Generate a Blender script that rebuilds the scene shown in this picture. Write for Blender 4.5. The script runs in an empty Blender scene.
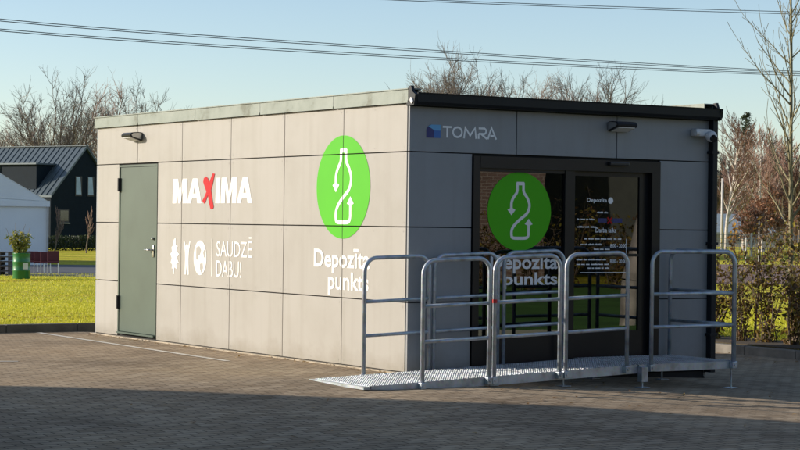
import bpy, bmesh, math, random
from mathutils import Vector, Matrix, noise

# ------------------------------------------------------------------ camera, light, exposure
S = bpy.context.scene
COL = S.collection
F_PX, YAW, PIT, ROL = 1966.26, 0.997867, -0.00104951, 0.0120476
CAM = Vector((-10.6368, -16.3425, 1.50029))
fw = Vector((math.cos(YAW)*math.cos(PIT), math.sin(YAW)*math.cos(PIT), math.sin(PIT)))
r0 = Vector((math.sin(YAW), -math.cos(YAW), 0)); u0 = r0.cross(fw)
rr = r0*math.cos(ROL)+u0*math.sin(ROL); uu = u0*math.cos(ROL)-r0*math.sin(ROL)
cd = bpy.data.cameras.new('camera'); cam = bpy.data.objects.new('camera', cd); COL.objects.link(cam)
cd.sensor_width = 36; cd.lens = 36*F_PX/800; cd.clip_start = .1; cd.clip_end = 3000
M = Matrix((( rr.x, uu.x, -fw.x, CAM.x), (rr.y, uu.y, -fw.y, CAM.y), (rr.z, uu.z, -fw.z, CAM.z), (0,0,0,1)))
cam.matrix_world = M
S.camera = cam
def at(px, py, D):
    """point seen at pixel px,py of the 800x450 photo, D metres in front of the camera"""
    return CAM + (fw + rr*((px-400)/F_PX) + uu*((225-py)/F_PX))*D
def flat(px, D, z):
    p = at(px, 225, D); return Vector((p.x, p.y, z))

SUN_DIR = Vector((-.79, .61, 0)).normalized()
EL = math.radians(19)
tosun = Vector((SUN_DIR.x*math.cos(EL), SUN_DIR.y*math.cos(EL), math.sin(EL)))
sl = bpy.data.lights.new('sun', 'SUN'); sl.energy = 5.0; sl.angle = math.radians(.55); sl.color = (1, .90, .77)
so = bpy.data.objects.new('sun', sl); COL.objects.link(so)
so.rotation_euler = tosun.to_track_quat('Z', 'Y').to_euler(); so.location = (-20, 20, 30)
W = bpy.data.worlds.new('World'); S.world = W; W.use_nodes = True
nt = W.node_tree; nt.nodes.clear()
sky = nt.nodes.new('ShaderNodeTexSky'); sky.sky_type = 'NISHITA'; sky.sun_disc = False
sky.sun_elevation = EL
sky.sun_rotation = math.atan2(SUN_DIR.x, SUN_DIR.y)
sky.air_density = .8; sky.dust_density = .5; sky.ozone_density = .95; sky.altitude = 0
bg = nt.nodes.new('ShaderNodeBackground'); bg.inputs[1].default_value = .146
wo = nt.nodes.new('ShaderNodeOutputWorld')
nt.links.new(sky.outputs[0], bg.inputs[0]); nt.links.new(bg.outputs[0], wo.inputs[0])
S.view_settings.view_transform = 'Standard'; S.view_settings.look = 'None'
S.view_settings.gamma = 1; S.view_settings.exposure = 0.2; S.view_settings.use_curve_mapping = False
S.render.engine = 'CYCLES'
S.cycles.max_bounces = 8; S.cycles.transparent_max_bounces = 16

# ------------------------------------------------------------------ materials
def new_mat(name):
    m = bpy.data.materials.new(name); m.use_nodes = True
    return m, m.node_tree.nodes, m.node_tree.links, m.node_tree.nodes['Principled BSDF']
def mat(name, col, rough=.6, metal=0, var=.12, scale=3., bump=0., bscale=60., spec=.5, coat=0, stretch=None, rvar=0.):
    m, N, L, b = new_mat(name)
    tc = N.new('ShaderNodeTexCoord'); mp = N.new('ShaderNodeMapping')
    L.new(tc.outputs['Object'], mp.inputs[0])
    if stretch: mp.inputs['Scale'].default_value = stretch
    n = N.new('ShaderNodeTexNoise'); n.inputs['Scale'].default_value = scale; n.inputs['Detail'].default_value = 5
    L.new(mp.outputs[0], n.inputs['Vector'])
    cr = N.new('ShaderNodeValToRGB'); L.new(n.outputs[0], cr.inputs[0])
    cr.color_ramp.elements[0].position = .3; cr.color_ramp.elements[1].position = .7
    cr.color_ramp.elements[0].color = [c*(1-var) for c in col]+[1]
    cr.color_ramp.elements[1].color = [min(1, c*(1+var)) for c in col]+[1]
    L.new(cr.outputs[0], b.inputs['Base Color'])
    b.inputs['Roughness'].default_value = rough; b.inputs['Metallic'].default_value = metal
    b.inputs['Specular IOR Level'].default_value = spec; b.inputs['Coat Weight'].default_value = coat
    if rvar:
        mr = N.new('ShaderNodeMapRange'); mr.inputs[3].default_value = rough-rvar; mr.inputs[4].default_value = rough+rvar
        L.new(n.outputs[0], mr.inputs[0]); L.new(mr.outputs[0], b.inputs['Roughness'])
    if bump:
        n2 = N.new('ShaderNodeTexNoise'); n2.inputs['Scale'].default_value = bscale; n2.inputs['Detail'].default_value = 3
        L.new(mp.outputs[0], n2.inputs['Vector'])
        bp = N.new('ShaderNodeBump'); bp.inputs['Strength'].default_value = bump; bp.inputs['Distance'].default_value = .01
        L.new(n2.outputs[0], bp.inputs['Height']); L.new(bp.outputs[0], b.inputs['Normal'])
    return m
def ramp2(N, L, fac, cols, pos):
    cr = N.new('ShaderNodeValToRGB'); L.new(fac, cr.inputs[0])
    e = cr.color_ramp.elements
    while len(e) < len(cols): e.new(.5)
    for i, (c, p) in enumerate(zip(cols, pos)): e[i].position = p; e[i].color = list(c)+[1]
    return cr.outputs[0]
def mixc(N, L, a, b, fac, mode='MIX'):
    x = N.new('ShaderNodeMix'); x.data_type = 'RGBA'; x.blend_type = mode
    for s, v in ((0, fac), (6, a), (7, b)):
        if hasattr(v, 'is_output'): L.new(v, x.inputs[s])
        elif s == 0: x.inputs[0].default_value = v
        else: x.inputs[s].default_value = list(v)+[1]
    return x.outputs[2]

def leafmat(name, cols, trans=.35):
    """foliage: colour differs from leaf to leaf"""
    m, N, L, b = new_mat(name)
    g = N.new('ShaderNodeNewGeometry')
    c = ramp2(N, L, g.outputs['Random Per Island'], cols, [i/max(1, len(cols)-1) for i in range(len(cols))])
    L.new(c, b.inputs['Base Color']); b.inputs['Roughness'].default_value = .55
    t = N.new('ShaderNodeBsdfTranslucent'); L.new(c, t.inputs[0])
    ms = N.new('ShaderNodeMixShader'); ms.inputs[0].default_value = trans
    o = N['Material Output']; L.new(b.outputs[0], ms.inputs[1]); L.new(t.outputs[0], ms.inputs[2]); L.new(ms.outputs[0], o.inputs[0])
    return m

def paving_mat():
    m, N, L, b = new_mat('paving_blocks')
    tc = N.new('ShaderNodeTexCoord'); mp = N.new('ShaderNodeMapping'); L.new(tc.outputs['Object'], mp.inputs[0])
    mp.inputs['Rotation'].default_value = (0, 0, math.radians(0))
    bt = N.new('ShaderNodeTexBrick'); L.new(mp.outputs[0], bt.inputs['Vector'])
    bt.inputs['Scale'].default_value = 1; bt.inputs['Brick Width'].default_value = .2; bt.inputs['Row Height'].default_value = .1
    bt.inputs['Mortar Size'].default_value = .006; bt.inputs['Mortar Smooth'].default_value = .3
    bt.inputs['Color1'].default_value = (.36, .275, .185, 1); bt.inputs['Color2'].default_value = (.49, .39, .275, 1)
    bt.inputs['Mortar'].default_value = (.10, .08, .058, 1)
    n = N.new('ShaderNodeTexNoise'); n.inputs['Scale'].default_value = .55; n.inputs['Detail'].default_value = 6; L.new(tc.outputs['Object'], n.inputs['Vector'])
    v = ramp2(N, L, n.outputs[0], [(.66, .66, .68), (1, 1, 1), (1.0, .96, .9)], [.32, .52, .72])
    c = mixc(N, L, bt.outputs['Color'], v, 1., 'MULTIPLY')
    n3 = N.new('ShaderNodeTexNoise'); n3.inputs['Scale'].default_value = 9; n3.inputs['Detail'].default_value = 6; L.new(tc.outputs['Object'], n3.inputs['Vector'])
    v3 = ramp2(N, L, n3.outputs[0], [(.82, .82, .82), (1.0, 1.0, 1.0)], [.35, .6])
    c = mixc(N, L, c, v3, 1., 'MULTIPLY')
    # drips of oil and small grey stains
    vo = N.new('ShaderNodeTexVoronoi'); vo.inputs['Scale'].default_value = .9; vo.inputs['Randomness'].default_value = 1; L.new(tc.outputs['Object'], vo.inputs['Vector'])
    st = ramp2(N, L, vo.outputs['Distance'], [(.6, .6, .6), (1, 1, 1)], [.05, .14])
    c = mixc(N, L, c, st, .6, 'MULTIPLY')
    L.new(c, b.inputs['Base Color']); b.inputs['Roughness'].default_value = .95; b.inputs['Specular IOR Level'].default_value = .04
    bp = N.new('ShaderNodeBump'); bp.inputs['Strength'].default_value = .5; bp.inputs['Distance'].default_value = .004
    n2 = N.new('ShaderNodeTexNoise'); n2.inputs['Scale'].default_value = 45; n2.inputs['Detail'].default_value = 4; L.new(tc.outputs['Object'], n2.inputs['Vector'])
    mm = N.new('ShaderNodeMath'); mm.operation = 'MULTIPLY_ADD'; mm.inputs[1].default_value = -1.; L.new(bt.outputs['Fac'], mm.inputs[0])
    L.new(n2.outputs[0], mm.inputs[2]); L.new(mm.outputs[0], bp.inputs['Height']); L.new(bp.outputs[0], b.inputs['Normal'])
    return m
def lawn_mat():
    m, N, L, b = new_mat('lawn_turf')
    tc = N.new('ShaderNodeTexCoord')
    n = N.new('ShaderNodeTexNoise'); n.inputs['Scale'].default_value = .35; n.inputs['Detail'].default_value = 7; L.new(tc.outputs['Object'], n.inputs['Vector'])
    c = ramp2(N, L, n.outputs[0], [(.40, .40, .02), (.60, .56, .04), (.74, .64, .09)], [.3, .5, .7])
    n2 = N.new('ShaderNodeTexNoise'); n2.inputs['Scale'].default_value = 7; n2.inputs['Detail'].default_value = 6; L.new(tc.outputs['Object'], n2.inputs['Vector'])
    v = ramp2(N, L, n2.outputs[0], [(.6, .6, .5), (1.1, 1.08, 1.0)], [.35, .62])
    mp = N.new('ShaderNodeMapping'); L.new(tc.outputs['Object'], mp.inputs[0]); mp.inputs['Rotation'].default_value = (0, 0, .56); mp.inputs['Scale'].default_value = (.12, 1.1, 1)
    n5 = N.new('ShaderNodeTexNoise'); n5.inputs['Scale'].default_value = .8; n5.inputs['Detail'].default_value = 5; L.new(mp.outputs[0], n5.inputs['Vector'])
    w5 = ramp2(N, L, n5.outputs[0], [(.55, .38, .3), (1, 1, 1)], [.36, .5]); v = mixc(N, L, v, w5, .9, 'MULTIPLY')
    c = mixc(N, L, c, v, 1., 'MULTIPLY')
    L.new(c, b.inputs['Base Color']); b.inputs['Roughness'].default_value = .9; b.inputs['Specular IOR Level'].default_value = .15
    bp = N.new('ShaderNodeBump'); bp.inputs['Strength'].default_value = 1; bp.inputs['Distance'].default_value = .05
    n3 = N.new('ShaderNodeTexNoise'); n3.inputs['Scale'].default_value = 14; n3.inputs['Detail'].default_value = 5; L.new(tc.outputs['Object'], n3.inputs['Vector'])
    L.new(n3.outputs[0], bp.inputs['Height']); L.new(bp.outputs[0], b.inputs['Normal'])
    return m
def panel_mat(name, c1, rough):
    """composite cladding: each panel a slightly different shade, faint dust"""
    m, N, L, b = new_mat(name)
    g = N.new('ShaderNodeNewGeometry'); tc = N.new('ShaderNodeTexCoord')
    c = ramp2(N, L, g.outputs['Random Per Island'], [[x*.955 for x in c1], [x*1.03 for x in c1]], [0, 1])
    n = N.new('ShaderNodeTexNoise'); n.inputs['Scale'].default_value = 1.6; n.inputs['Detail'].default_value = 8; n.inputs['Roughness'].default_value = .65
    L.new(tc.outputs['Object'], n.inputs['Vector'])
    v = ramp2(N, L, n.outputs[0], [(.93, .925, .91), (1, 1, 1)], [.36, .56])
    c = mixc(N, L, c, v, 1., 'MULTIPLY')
    ms = N.new('ShaderNodeMapping'); ms.inputs['Scale'].default_value = (7, 7, .35); L.new(tc.outputs['Object'], ms.inputs[0])
    ns = N.new('ShaderNodeTexNoise'); ns.inputs['Scale'].default_value = 1.; ns.inputs['Detail'].default_value = 6; L.new(ms.outputs[0], ns.inputs['Vector'])
    vs_ = ramp2(N, L, ns.outputs[0], [(.925, .92, .90), (1, 1, 1)], [.33, .5]); c = mixc(N, L, c, vs_, .8, 'MULTIPLY')
    # splash dirt on the lowest hand's breadth
    sx = N.new('ShaderNodeSeparateXYZ'); L.new(tc.outputs['Object'], sx.inputs[0])
    ad = N.new('ShaderNodeMath'); ad.operation = 'MULTIPLY_ADD'; ad.inputs[1].default_value = .5; L.new(n.outputs[0], ad.inputs[0]); L.new(sx.outputs[2], ad.inputs[2])
    d = ramp2(N, L, ad.outputs[0], [(.72, .68, .6), (1, 1, 1)], [.24, .46])
    c = mixc(N, L, c, d, .7, 'MULTIPLY')
    L.new(c, b.inputs['Base Color']); b.inputs['Roughness'].default_value = rough
    mr = N.new('ShaderNodeMapRange'); mr.inputs[3].default_value = rough-.06; mr.inputs[4].default_value = rough+.1
    L.new(n.outputs[0], mr.inputs[0]); L.new(mr.outputs[0], b.inputs['Roughness'])
    n2 = N.new('ShaderNodeTexNoise'); n2.inputs['Scale'].default_value = 2.2; L.new(tc.outputs['Object'], n2.inputs['Vector'])
    bp = N.new('ShaderNodeBump'); bp.inputs['Strength'].default_value = .25; bp.inputs['Distance'].default_value = .01
    L.new(n2.outputs[0], bp.inputs['Height']); L.new(bp.outputs[0], b.inputs['Normal'])
    return m
def flashing_mat():
    m, N, L, b = new_mat('stained_flashing')
    tc = N.new('ShaderNodeTexCoord')
    n = N.new('ShaderNodeTexNoise'); n.inputs['Scale'].default_value = 2.2; n.inputs['Detail'].default_value = 9; n.inputs['Roughness'].default_value = .7
    L.new(tc.outputs['Object'], n.inputs['Vector'])
    c = ramp2(N, L, n.outputs[0], [(.13, .14, .11), (.21, .24, .21), (.26, .29, .26)], [.36, .45, .62])
    L.new(c, b.inputs['Base Color']); b.inputs['Roughness'].default_value = .45; b.inputs['Metallic'].default_value = .15
    return m
def brick_mat():
    m, N, L, b = new_mat('brown_brick')
    tc = N.new('ShaderNodeTexCoord'); mp = N.new('ShaderNodeMapping'); L.new(tc.outputs['UV'], mp.inputs[0])
    bt = N.new('ShaderNodeTexBrick'); L.new(mp.outputs[0], bt.inputs['Vector']); bt.inputs['Scale'].default_value = 1
    bt.inputs['Brick Width'].default_value = .3; bt.inputs['Row Height'].default_value = .1; bt.inputs['Mortar Size'].default_value = .014
    bt.inputs['Color1'].default_value = (.20, .135, .11, 1); bt.inputs['Color2'].default_value = (.15, .10, .08, 1); bt.inputs['Mortar'].default_value = (.26, .22, .19, 1)
    L.new(bt.outputs[0], b.inputs['Base Color']); b.inputs['Roughness'].default_value = .85
    return m
def glass_mat(name, tint, ior=1.9, rough=0.0):
    m, N, L, b = new_mat(name); N.remove(b)
    tr = N.new('ShaderNodeBsdfTransparent'); tr.inputs[0].default_value = tint+(1,)
    gl = N.new('ShaderNodeBsdfGlossy'); gl.inputs['Roughness'].default_value = rough
    fr = N.new('ShaderNodeFresnel'); fr.inputs[0].default_value = ior
    tc = N.new('ShaderNodeTexCoord'); n = N.new('ShaderNodeTexNoise'); n.inputs['Scale'].default_value = 1.1; L.new(tc.outputs['Object'], n.inputs['Vector'])
    bp = N.new('ShaderNodeBump'); bp.inputs['Strength'].default_value = .05; bp.inputs['Distance'].default_value = .02; L.new(n.outputs[0], bp.inputs['Height'])
    L.new(bp.outputs[0], gl.inputs['Normal'])
    ms = N.new('ShaderNodeMixShader'); L.new(fr.outputs[0], ms.inputs[0]); L.new(tr.outputs[0], ms.inputs[1]); L.new(gl.outputs[0], ms.inputs[2])
    L.new(ms.outputs[0], N['Material Output'].inputs[0])
    return m
def galv(name, c=(.5, .53, .55), rough=.38):
    m, N, L, b = new_mat(name)
    tc = N.new('ShaderNodeTexCoord')
    vo = N.new('ShaderNodeTexVoronoi'); vo.inputs['Scale'].default_value = 45; L.new(tc.outputs['Object'], vo.inputs['Vector'])
    n = N.new('ShaderNodeTexNoise'); n.inputs['Scale'].default_value = 6; n.inputs['Detail'].default_value = 8; L.new(tc.outputs['Object'], n.inputs['Vector'])
    a = ramp2(N, L, n.outputs[0], [[x*.62 for x in c], [x*1.0 for x in c], [x*1.15 for x in c]], [.33, .5, .66])
    s = mixc(N, L, a, vo.outputs['Color'], .07, 'MIX')
    L.new(s, b.inputs['Base Color']); b.inputs['Metallic'].default_value = .55
    mr = N.new('ShaderNodeMapRange'); mr.inputs[3].default_value = rough-.12; mr.inputs[4].default_value = rough+.2
    L.new(n.outputs[0], mr.inputs[0]); L.new(mr.outputs[0], b.inputs['Roughness'])
    return m

MT = dict(
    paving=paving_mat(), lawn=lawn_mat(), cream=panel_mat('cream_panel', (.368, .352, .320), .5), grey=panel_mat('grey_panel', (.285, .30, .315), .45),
    backing=mat('black_membrane', (.02, .02, .02), .9), flashing=flashing_mat(), gutter=mat('black_gutter_paint', (.009, .012, .016), .5, spec=.35),
    doorgreen=mat('grey_green_door_paint', (.070, .102, .080), .4, var=.12, scale=2), frame=mat('black_aluminium', (.014, .015, .017), .35, metal=.2),
    glass=glass_mat('dark_door_glass', (.30, .33, .32), 2.05), white=mat('white_vinyl', (.86, .86, .84), .4, var=.02), green=mat('green_vinyl', (.075, .46, .005), .5, var=.03, spec=.25),
    red=mat('red_vinyl', (.50, .006, .012), .55, var=.03, spec=.2), navy=mat('navy_vinyl', (.015, .03, .18), .35), blue=mat('blue_vinyl', (.03, .16, .5), .35), sky=mat('light_blue_vinyl', (.12, .42, .75), .35),
    tomra=mat('pale_grey_lettering', (.90, .92, .93), .4, var=.03), galv=galv('galvanised_tube', (.46, .52, .57), .36), deck=galv('galvanised_grating', (.56, .60, .64), .45), steel=mat('brushed_steel', (.55, .55, .54), .3, metal=.9),
    black=mat('black_plastic', (.02, .02, .022), .4), lens=mat('lens_glass', (.01, .01, .012), .08, spec=.8), whitepl=mat('white_plastic', (.7, .7, .68), .35, var=.03), concrete=mat('concrete', (.42, .36, .27), .85, var=.25, scale=6, bump=.4),
    kerb=mat('kerb_concrete', (.13, .12, .10), .85, var=.3, scale=4, bump=.5), kerblight=mat('pale_kerb', (.20, .18, .15), .85, var=.3, scale=4, bump=.5), line=mat('worn_white_paint', (.62, .58, .5), .7, var=.3, scale=14), inner=mat('interior_grey', (.12, .12, .12), .8), innerfloor=mat('interior_floor', (.10, .10, .10), .6),
    machine=mat('machine_grey', (.35, .36, .37), .5), bark=mat('grey_brown_bark', (.17, .13, .095), .9, var=.35, scale=8), twig=mat('twig_brown', (.22, .185, .155), .85, var=.3), redtwig=mat('reddish_twigs', (.27, .165, .125), .85, var=.3),
    birch=mat('birch_bark', (.55, .49, .42), .75, var=.35, scale=5), young=mat('young_bark_green', (.25, .22, .12), .8, var=.4, scale=14, stretch=(1, 1, .4)),
    needles=leafmat('conifer_needles', [(.02, .04, .015), (.05, .07, .03)]), hedge=leafmat('hedge_leaves', [(.04, .05, .015), (.24, .22, .03), (.46, .34, .05), (.22, .10, .04), (.07, .06, .02), (.30, .19, .05), (.13, .085, .045), (.09, .06, .03)], .4),
    hedgedark=leafmat('dark_hedge_leaves', [(.015, .03, .012), (.04, .06, .02)]), rust=leafmat('rust_leaves', [(.30, .13, .07), (.38, .19, .10), (.22, .11, .07)], .3),
    orange=leafmat('orange_leaves', [(.6, .3, .04), (.5, .2, .03), (.65, .42, .06)], .4), blade=leafmat('grass_blades', [(.36, .40, .015), (.62, .60, .03), (.78, .70, .09), (.45, .48, .02)], .4),
    litter=leafmat('dry_leaf_litter', [(.3, .16, .06), (.42, .28, .1), (.2, .1, .04)], .2), potleaf=leafmat('pot_leaves', [(.10, .15, .02), (.3, .3, .05), (.42, .36, .09)], .35),
    drum=mat('green_drum_paint', (.015, .16, .04), .35, var=.1, coat=.3), soil=mat('soil', (.06, .045, .03), .95, bump=.6), asphalt=mat('grey_asphalt_path', (.085, .09, .105), .8, var=.15, scale=1), mulch=mat('leaf_covered_path', (.2, .125, .105), .9, var=.45, scale=1.2, bump=.8, bscale=8),
    tent=mat('white_tent_fabric', (.85, .88, .89), .7, var=.04, scale=.8), roofmetal=mat('standing_seam_metal', (.10, .13, .15), .45, metal=.3, var=.08), darkclad=mat('charcoal_cladding', (.008, .016, .025), .75, spec=.15), winframe=mat('pale_window_frame', (.42, .4, .36), .6),
    winglass=mat('window_glass', (.03, .04, .05), .08, spec=.8), blind=mat('pale_blue_blind', (.42, .55, .66), .6), maroon=mat('maroon_plastic', (.12, .02, .028), .45), pallet=mat('weathered_wood', (.12, .1, .085), .85, var=.3),
    reflawn=mat('green_turf', (.10, .25, .03), .9, var=.3, scale=1.5), brick=brick_mat(), plaster=mat('grey_plaster', (.4, .39, .36), .8), wire=mat('black_cable', (.04, .045, .05), .6), pole=mat('pale_pole', (.55, .53, .5), .6), fence=mat('grey_fence_wire', (.36, .37, .37), .5, metal=.3), shed=mat('blue_grey_roof', (.22, .27, .31), .5),
    shedwall=mat('shed_wall', (.3, .29, .27), .8), tapered=mat('red_tape', (.6, .03, .03), .5))

# ------------------------------------------------------------------ helpers
def tag(o, label=None, cat=None, group=None, kind=None):
    if label: o['label'] = label
    if cat: o['category'] = cat
    if group: o['group'] = group
    if kind: o['kind'] = kind
    return o
def empty(name, label, cat, loc=(0, 0, 0), rz=0, group=None):
    o = bpy.data.objects.new(name, None); COL.objects.link(o); o.location = loc; o.rotation_euler = (0, 0, rz)
    o.empty_display_size = .2
    return tag(o, label, cat, group)
def link(name, me, m, parent=None):
    o = bpy.data.objects.new(name, me); COL.objects.link(o)
    if m is not None: me.materials.clear(); me.materials.append(m)
    if parent is not None: o.parent = parent
    return o
def from_bm(name, bm, m, parent=None, smooth=False):
    me = bpy.data.meshes.new(name); bm.normal_update(); bm.to_mesh(me); bm.free()
    if smooth:
        for p in me.polygons: p.use_smooth = True
    return link(name, me, m, parent)
def from_py(name, vs, fs, m, parent=None, smooth=False):
    me = bpy.data.meshes.new(name); me.from_pydata([tuple(v) for v in vs], [], fs); me.update()
    if smooth:
        for p in me.polygons: p.use_smooth = True
    return link(name, me, m, parent)
def box(bm, x0, x1, y0, y1, z0, z1, bevel=0):
    xs, ys, zs = sorted((x0, x1)), sorted((y0, y1)), sorted((z0, z1))
    v = [bm.verts.new((x, y, z)) for x in xs for y in ys for z in zs]
    F = [(0, 1, 3, 2), (4, 6, 7, 5), (0, 4, 5, 1), (2, 3, 7, 6), (0, 2, 6, 4), (1, 5, 7, 3)]
    fs = [bm.faces.new([v[i] for i in f]) for f in F]
    if bevel:
        es = list({e for f in fs for e in f.edges})
        bmesh.ops.bevel(bm, geom=es, offset=bevel, segments=2, affect='EDGES', profile=.6)
def prism(bm, pts, y0, y1, axis=1):
    """extrude a closed 2-D outline; axis = extrusion axis"""
    def P(a, b, c): return (c, a, b) if axis == 0 else ((a, c, b) if axis == 1 else (a, b, c))
    A = [bm.verts.new(P(a, b, y0)) for a, b in pts]; B = [bm.verts.new(P(a, b, y1)) for a, b in pts]
    bm.faces.new(A); bm.faces.new(B[::-1])
    for i in range(len(pts)):
        j = (i+1) % len(pts); bm.faces.new((A[j], A[i], B[i], B[j]))
    bmesh.ops.recalc_face_normals(bm, faces=bm.faces)
def tube(bm, pts, r, n=10, caps=True):
    pts = [Vector(p) for p in pts]
    rs = r if isinstance(r, (list, tuple)) else [r]*len(pts)
    rings = []; ref = None
    for i, p in enumerate(pts):
        t = (pts[min(i+1, len(pts)-1)]-pts[max(i-1, 0)]).normalized()
        if ref is None: ref = t.orthogonal().normalized()
        a = (ref-t*ref.dot(t)).normalized(); ref = a; b = t.cross(a)
        rings.append([bm.verts.new(p+(a*math.cos(2*math.pi*k/n)+b*math.sin(2*math.pi*k/n))*rs[i]) for k in range(n)])
    for A, B in zip(rings, rings[1:]):
        for k in range(n): bm.faces.new((A[k], A[(k+1) % n], B[(k+1) % n], B[k]))
    if caps: bm.faces.new(rings[0][::-1]); bm.faces.new(rings[-1])
def lathe(bm, prof, n=24, c=(0, 0, 0), caps=True):
    rings = [[bm.verts.new((c[0]+r*math.cos(2*math.pi*k/n), c[1]+r*math.sin(2*math.pi*k/n), c[2]+z)) for k in range(n)] for r, z in prof]
    for A, B in zip(rings, rings[1:]):
        for k in range(n): bm.faces.new((A[k], A[(k+1) % n], B[(k+1) % n], B[k]))
    if caps: bm.faces.new(rings[0][::-1]); bm.faces.new(rings[-1])
def boxobj(name, dims, m, parent=None, bevel=0):
    bm = bmesh.new(); box(bm, *dims, bevel=bevel); return from_bm(name, bm, m, parent)
def copy_tree(o, parent=None):
    c = o.copy(); COL.objects.link(c); c.parent = parent
    for ch in list(o.children): copy_tree(ch, c)
    return c
def smooth(t): t = max(0., min(1., t)); return t*t*(3-2*t)
R = random.Random(7)

# ------------------------------------------------------------------ ground
def zp(x, y):     # the paving falls away to the right and towards the street
    a = -.042*max(0, min(6.5, x))
    if -.6 < x < 0: pass
    b = .03*max(-8, min(0, y))
    return a + b
def zt(x, y):     # lawn
    A = .10+(-.15-.10)*smooth((x-3)/5)
    if y < 0: A += .3*0
    return A+(-.30-A)*smooth((y-8.2)/22)
def sheet(name, xs, ys, zf, m):
    vs = [(x, y, zf(x, y)) for y in ys for x in xs]; n = len(xs)
    fs = [(j*n+i, j*n+i+1, (j+1)*n+i+1, (j+1)*n+i) for j in range(len(ys)-1) for i in range(len(xs)-1)]
    o = from_py(name, vs, fs, m, smooth=True); tag(o, kind='structure'); return o
def rng(*segs):
    out = []
    for a, b, s in segs:
        n = max(1, round((b-a)/s)); out += [a+(b-a)*i/n for i in range(n)]
    return out+[segs[-1][1]]
sheet('paving', rng((-140, -20, 20), (-20, -2, 1), (-2, 7.5, .25), (7.5, 8.2, .35)), rng((-140, -20, 20), (-20, -9, 1), (-9, 1, .25), (1, 8.07, 1)), zp, MT['paving'])
ysN = rng((8.2, 34, 1), (34, 100, 22), (100, 1500, 200)); ysS = rng((-140, 8.2, 10))[:-1]
sheet('lawn', rng((-600, -20, 100), (-20, 8.35, 1)), ysN, zt, MT['lawn'])
sheet('verge', rng((8.35, 12, 1), (12, 60, 6), (60, 1500, 200)), ysS+ysN, zt, MT['lawn'])
# kerbs
bm = bmesh.new()
x = -40.
while x < 8.2:
    box(bm, x+.004, x+.996, 8.07, 8.20, -.35, .105+.003*R.uniform(-1, 1), .008); x += 1
tag(from_bm('kerb', bm, MT['kerb']), kind='structure')
bm = bmesh.new(); y = -30.
while y < 8.0:
    z0 = zp(8.2, y)
    box(bm, 8.2, 8.35, y+.004, y+.996, z0-.3, z0+.12+.003*R.uniform(-1, 1), .01); y += 1
tag(from_bm('kerb', bm, MT['kerblight']), kind='structure')
# grey path far behind the lawn, leaf covered path behind the hedge, painted lines
def strip(name, D0, D1, l0, l1, z, m, skew=0.):
    P = [CAM+fw*(D0+skew*l0)+r0*l0, CAM+fw*(D0+skew*l1)+r0*l1, CAM+fw*(D1+skew*l1)+r0*l1, CAM+fw*(D1+skew*l0)+r0*l0]
    o = from_py(name, [(p.x, p.y, z) for p in P], [(0, 1, 2, 3)], m); tag(o, kind='structure'); return o
strip('path', 61.5, 77, -60, 2.5, -.294, MT['asphalt'])
strip('path', 62, 94, 6, 90, -.292, MT['mulch'])
def ribbon(name, a, b, w, m, dz=.005):
    a = Vector(a); b = Vector(b); d = (b-a).normalized(); n = Vector((-d.y, d.x))*w/2; k = max(1, int((b-a).length/.5))
    vs = []; fs = []
    for i in range(k+1):
        p = a+(b-a)*i/k
        for s in (-1, 1): q = p+n*s; vs.append((q.x, q.y, zp(q.x, q.y)+dz))
        if i: fs.append((2*i-2, 2*i-1, 2*i+1, 2*i))
    o = from_py(name, vs, fs, m); return tag(o, kind='structure')
ribbon('painted_line', (-.62, 7.9), (-.78, 2.3), .075, MT['line'])
ribbon('painted_line', (-6.2, 4.6), (-2.82, 3.12), .075, MT['line'])

# ------------------------------------------------------------------ the kiosk
K = empty('recycling_kiosk', 'cream and dark grey flat-roofed bottle return kiosk with green bottle discs', 'kiosk')
LW, FW_, J3, J2, J1, TOP = 7.51, 3.96, .711, 1.461, 2.211, 2.695
GAP = .0055
T = .03
# inner shell (behind the panels)
bm = bmesh.new()
box(bm, .03, .13, .13, LW-.13, .02, 2.66)                     # left
box(bm, .03, FW_-.03, LW-.13, LW-.03, .02, 2.66)              # back
box(bm, FW_-.13, FW_-.03, .13, LW-.13, .02, 2.66)             # right
box(bm, .03, .77, .03, .13, -.02, 2.19); box(bm, 3.24, FW_-.03, .03, .13, -.02, 2.19); box(bm, .03, FW_-.03, .03, .13, 2.193, 2.66)
from_bm('wall_core', bm, MT['backing'], K)
def panel(bm, wall, u0, u1, z0, z1):
    u0 += GAP; u1 -= GAP; z0 += GAP; z1 -= GAP
    if wall in 'LF': rivets(bm, wall, u0, u1, z0, z1)
    if wall == 'L': box(bm, 0, .028, u0, u1, z0, z1, .0025)
    elif wall == 'F': box(bm, u0, u1, 0, .028, z0, z1, .0025)
    elif wall == 'R': box(bm, FW_-.028, FW_, u0, u1, z0, z1, .0025)
    elif wall == 'B': box(bm, u0, u1, LW-.028, LW, z0, z1, .0025)
P = LW/6
def rivets(bm, wall, u0, u1, z0, z1):
    for u in (u0+.045, (u0+u1)/2, u1-.045):
        for z in (z0+.04, z1-.04):
            c = (-.0025, u, z) if wall == 'L' else (u, -.0025, z)
            vs_ = []
            for k in range(8):
                a = math.pi/4*k; ca, sa = .0075*math.cos(a), .0075*math.sin(a)
                vs_.append(bm.verts.new((c[0], c[1]+ca, c[2]+sa) if wall == 'L' else (c[0]+ca, c[1], c[2]+sa)))
            f_ = bm.faces.new(vs_); f_.normal_update()
            if (f_.normal.x > 0 if wall == 'L' else f_.normal.y > 0): f_.normal_flip()
bm = bmesh.new()
D0, D1 = 5.67, 6.80
for k in range(6):
    a, b = k*P, (k+1)*P
    panel(bm, 'L', a if k else .031, b if k < 5 else LW-.031, J1, TOP)
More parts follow.
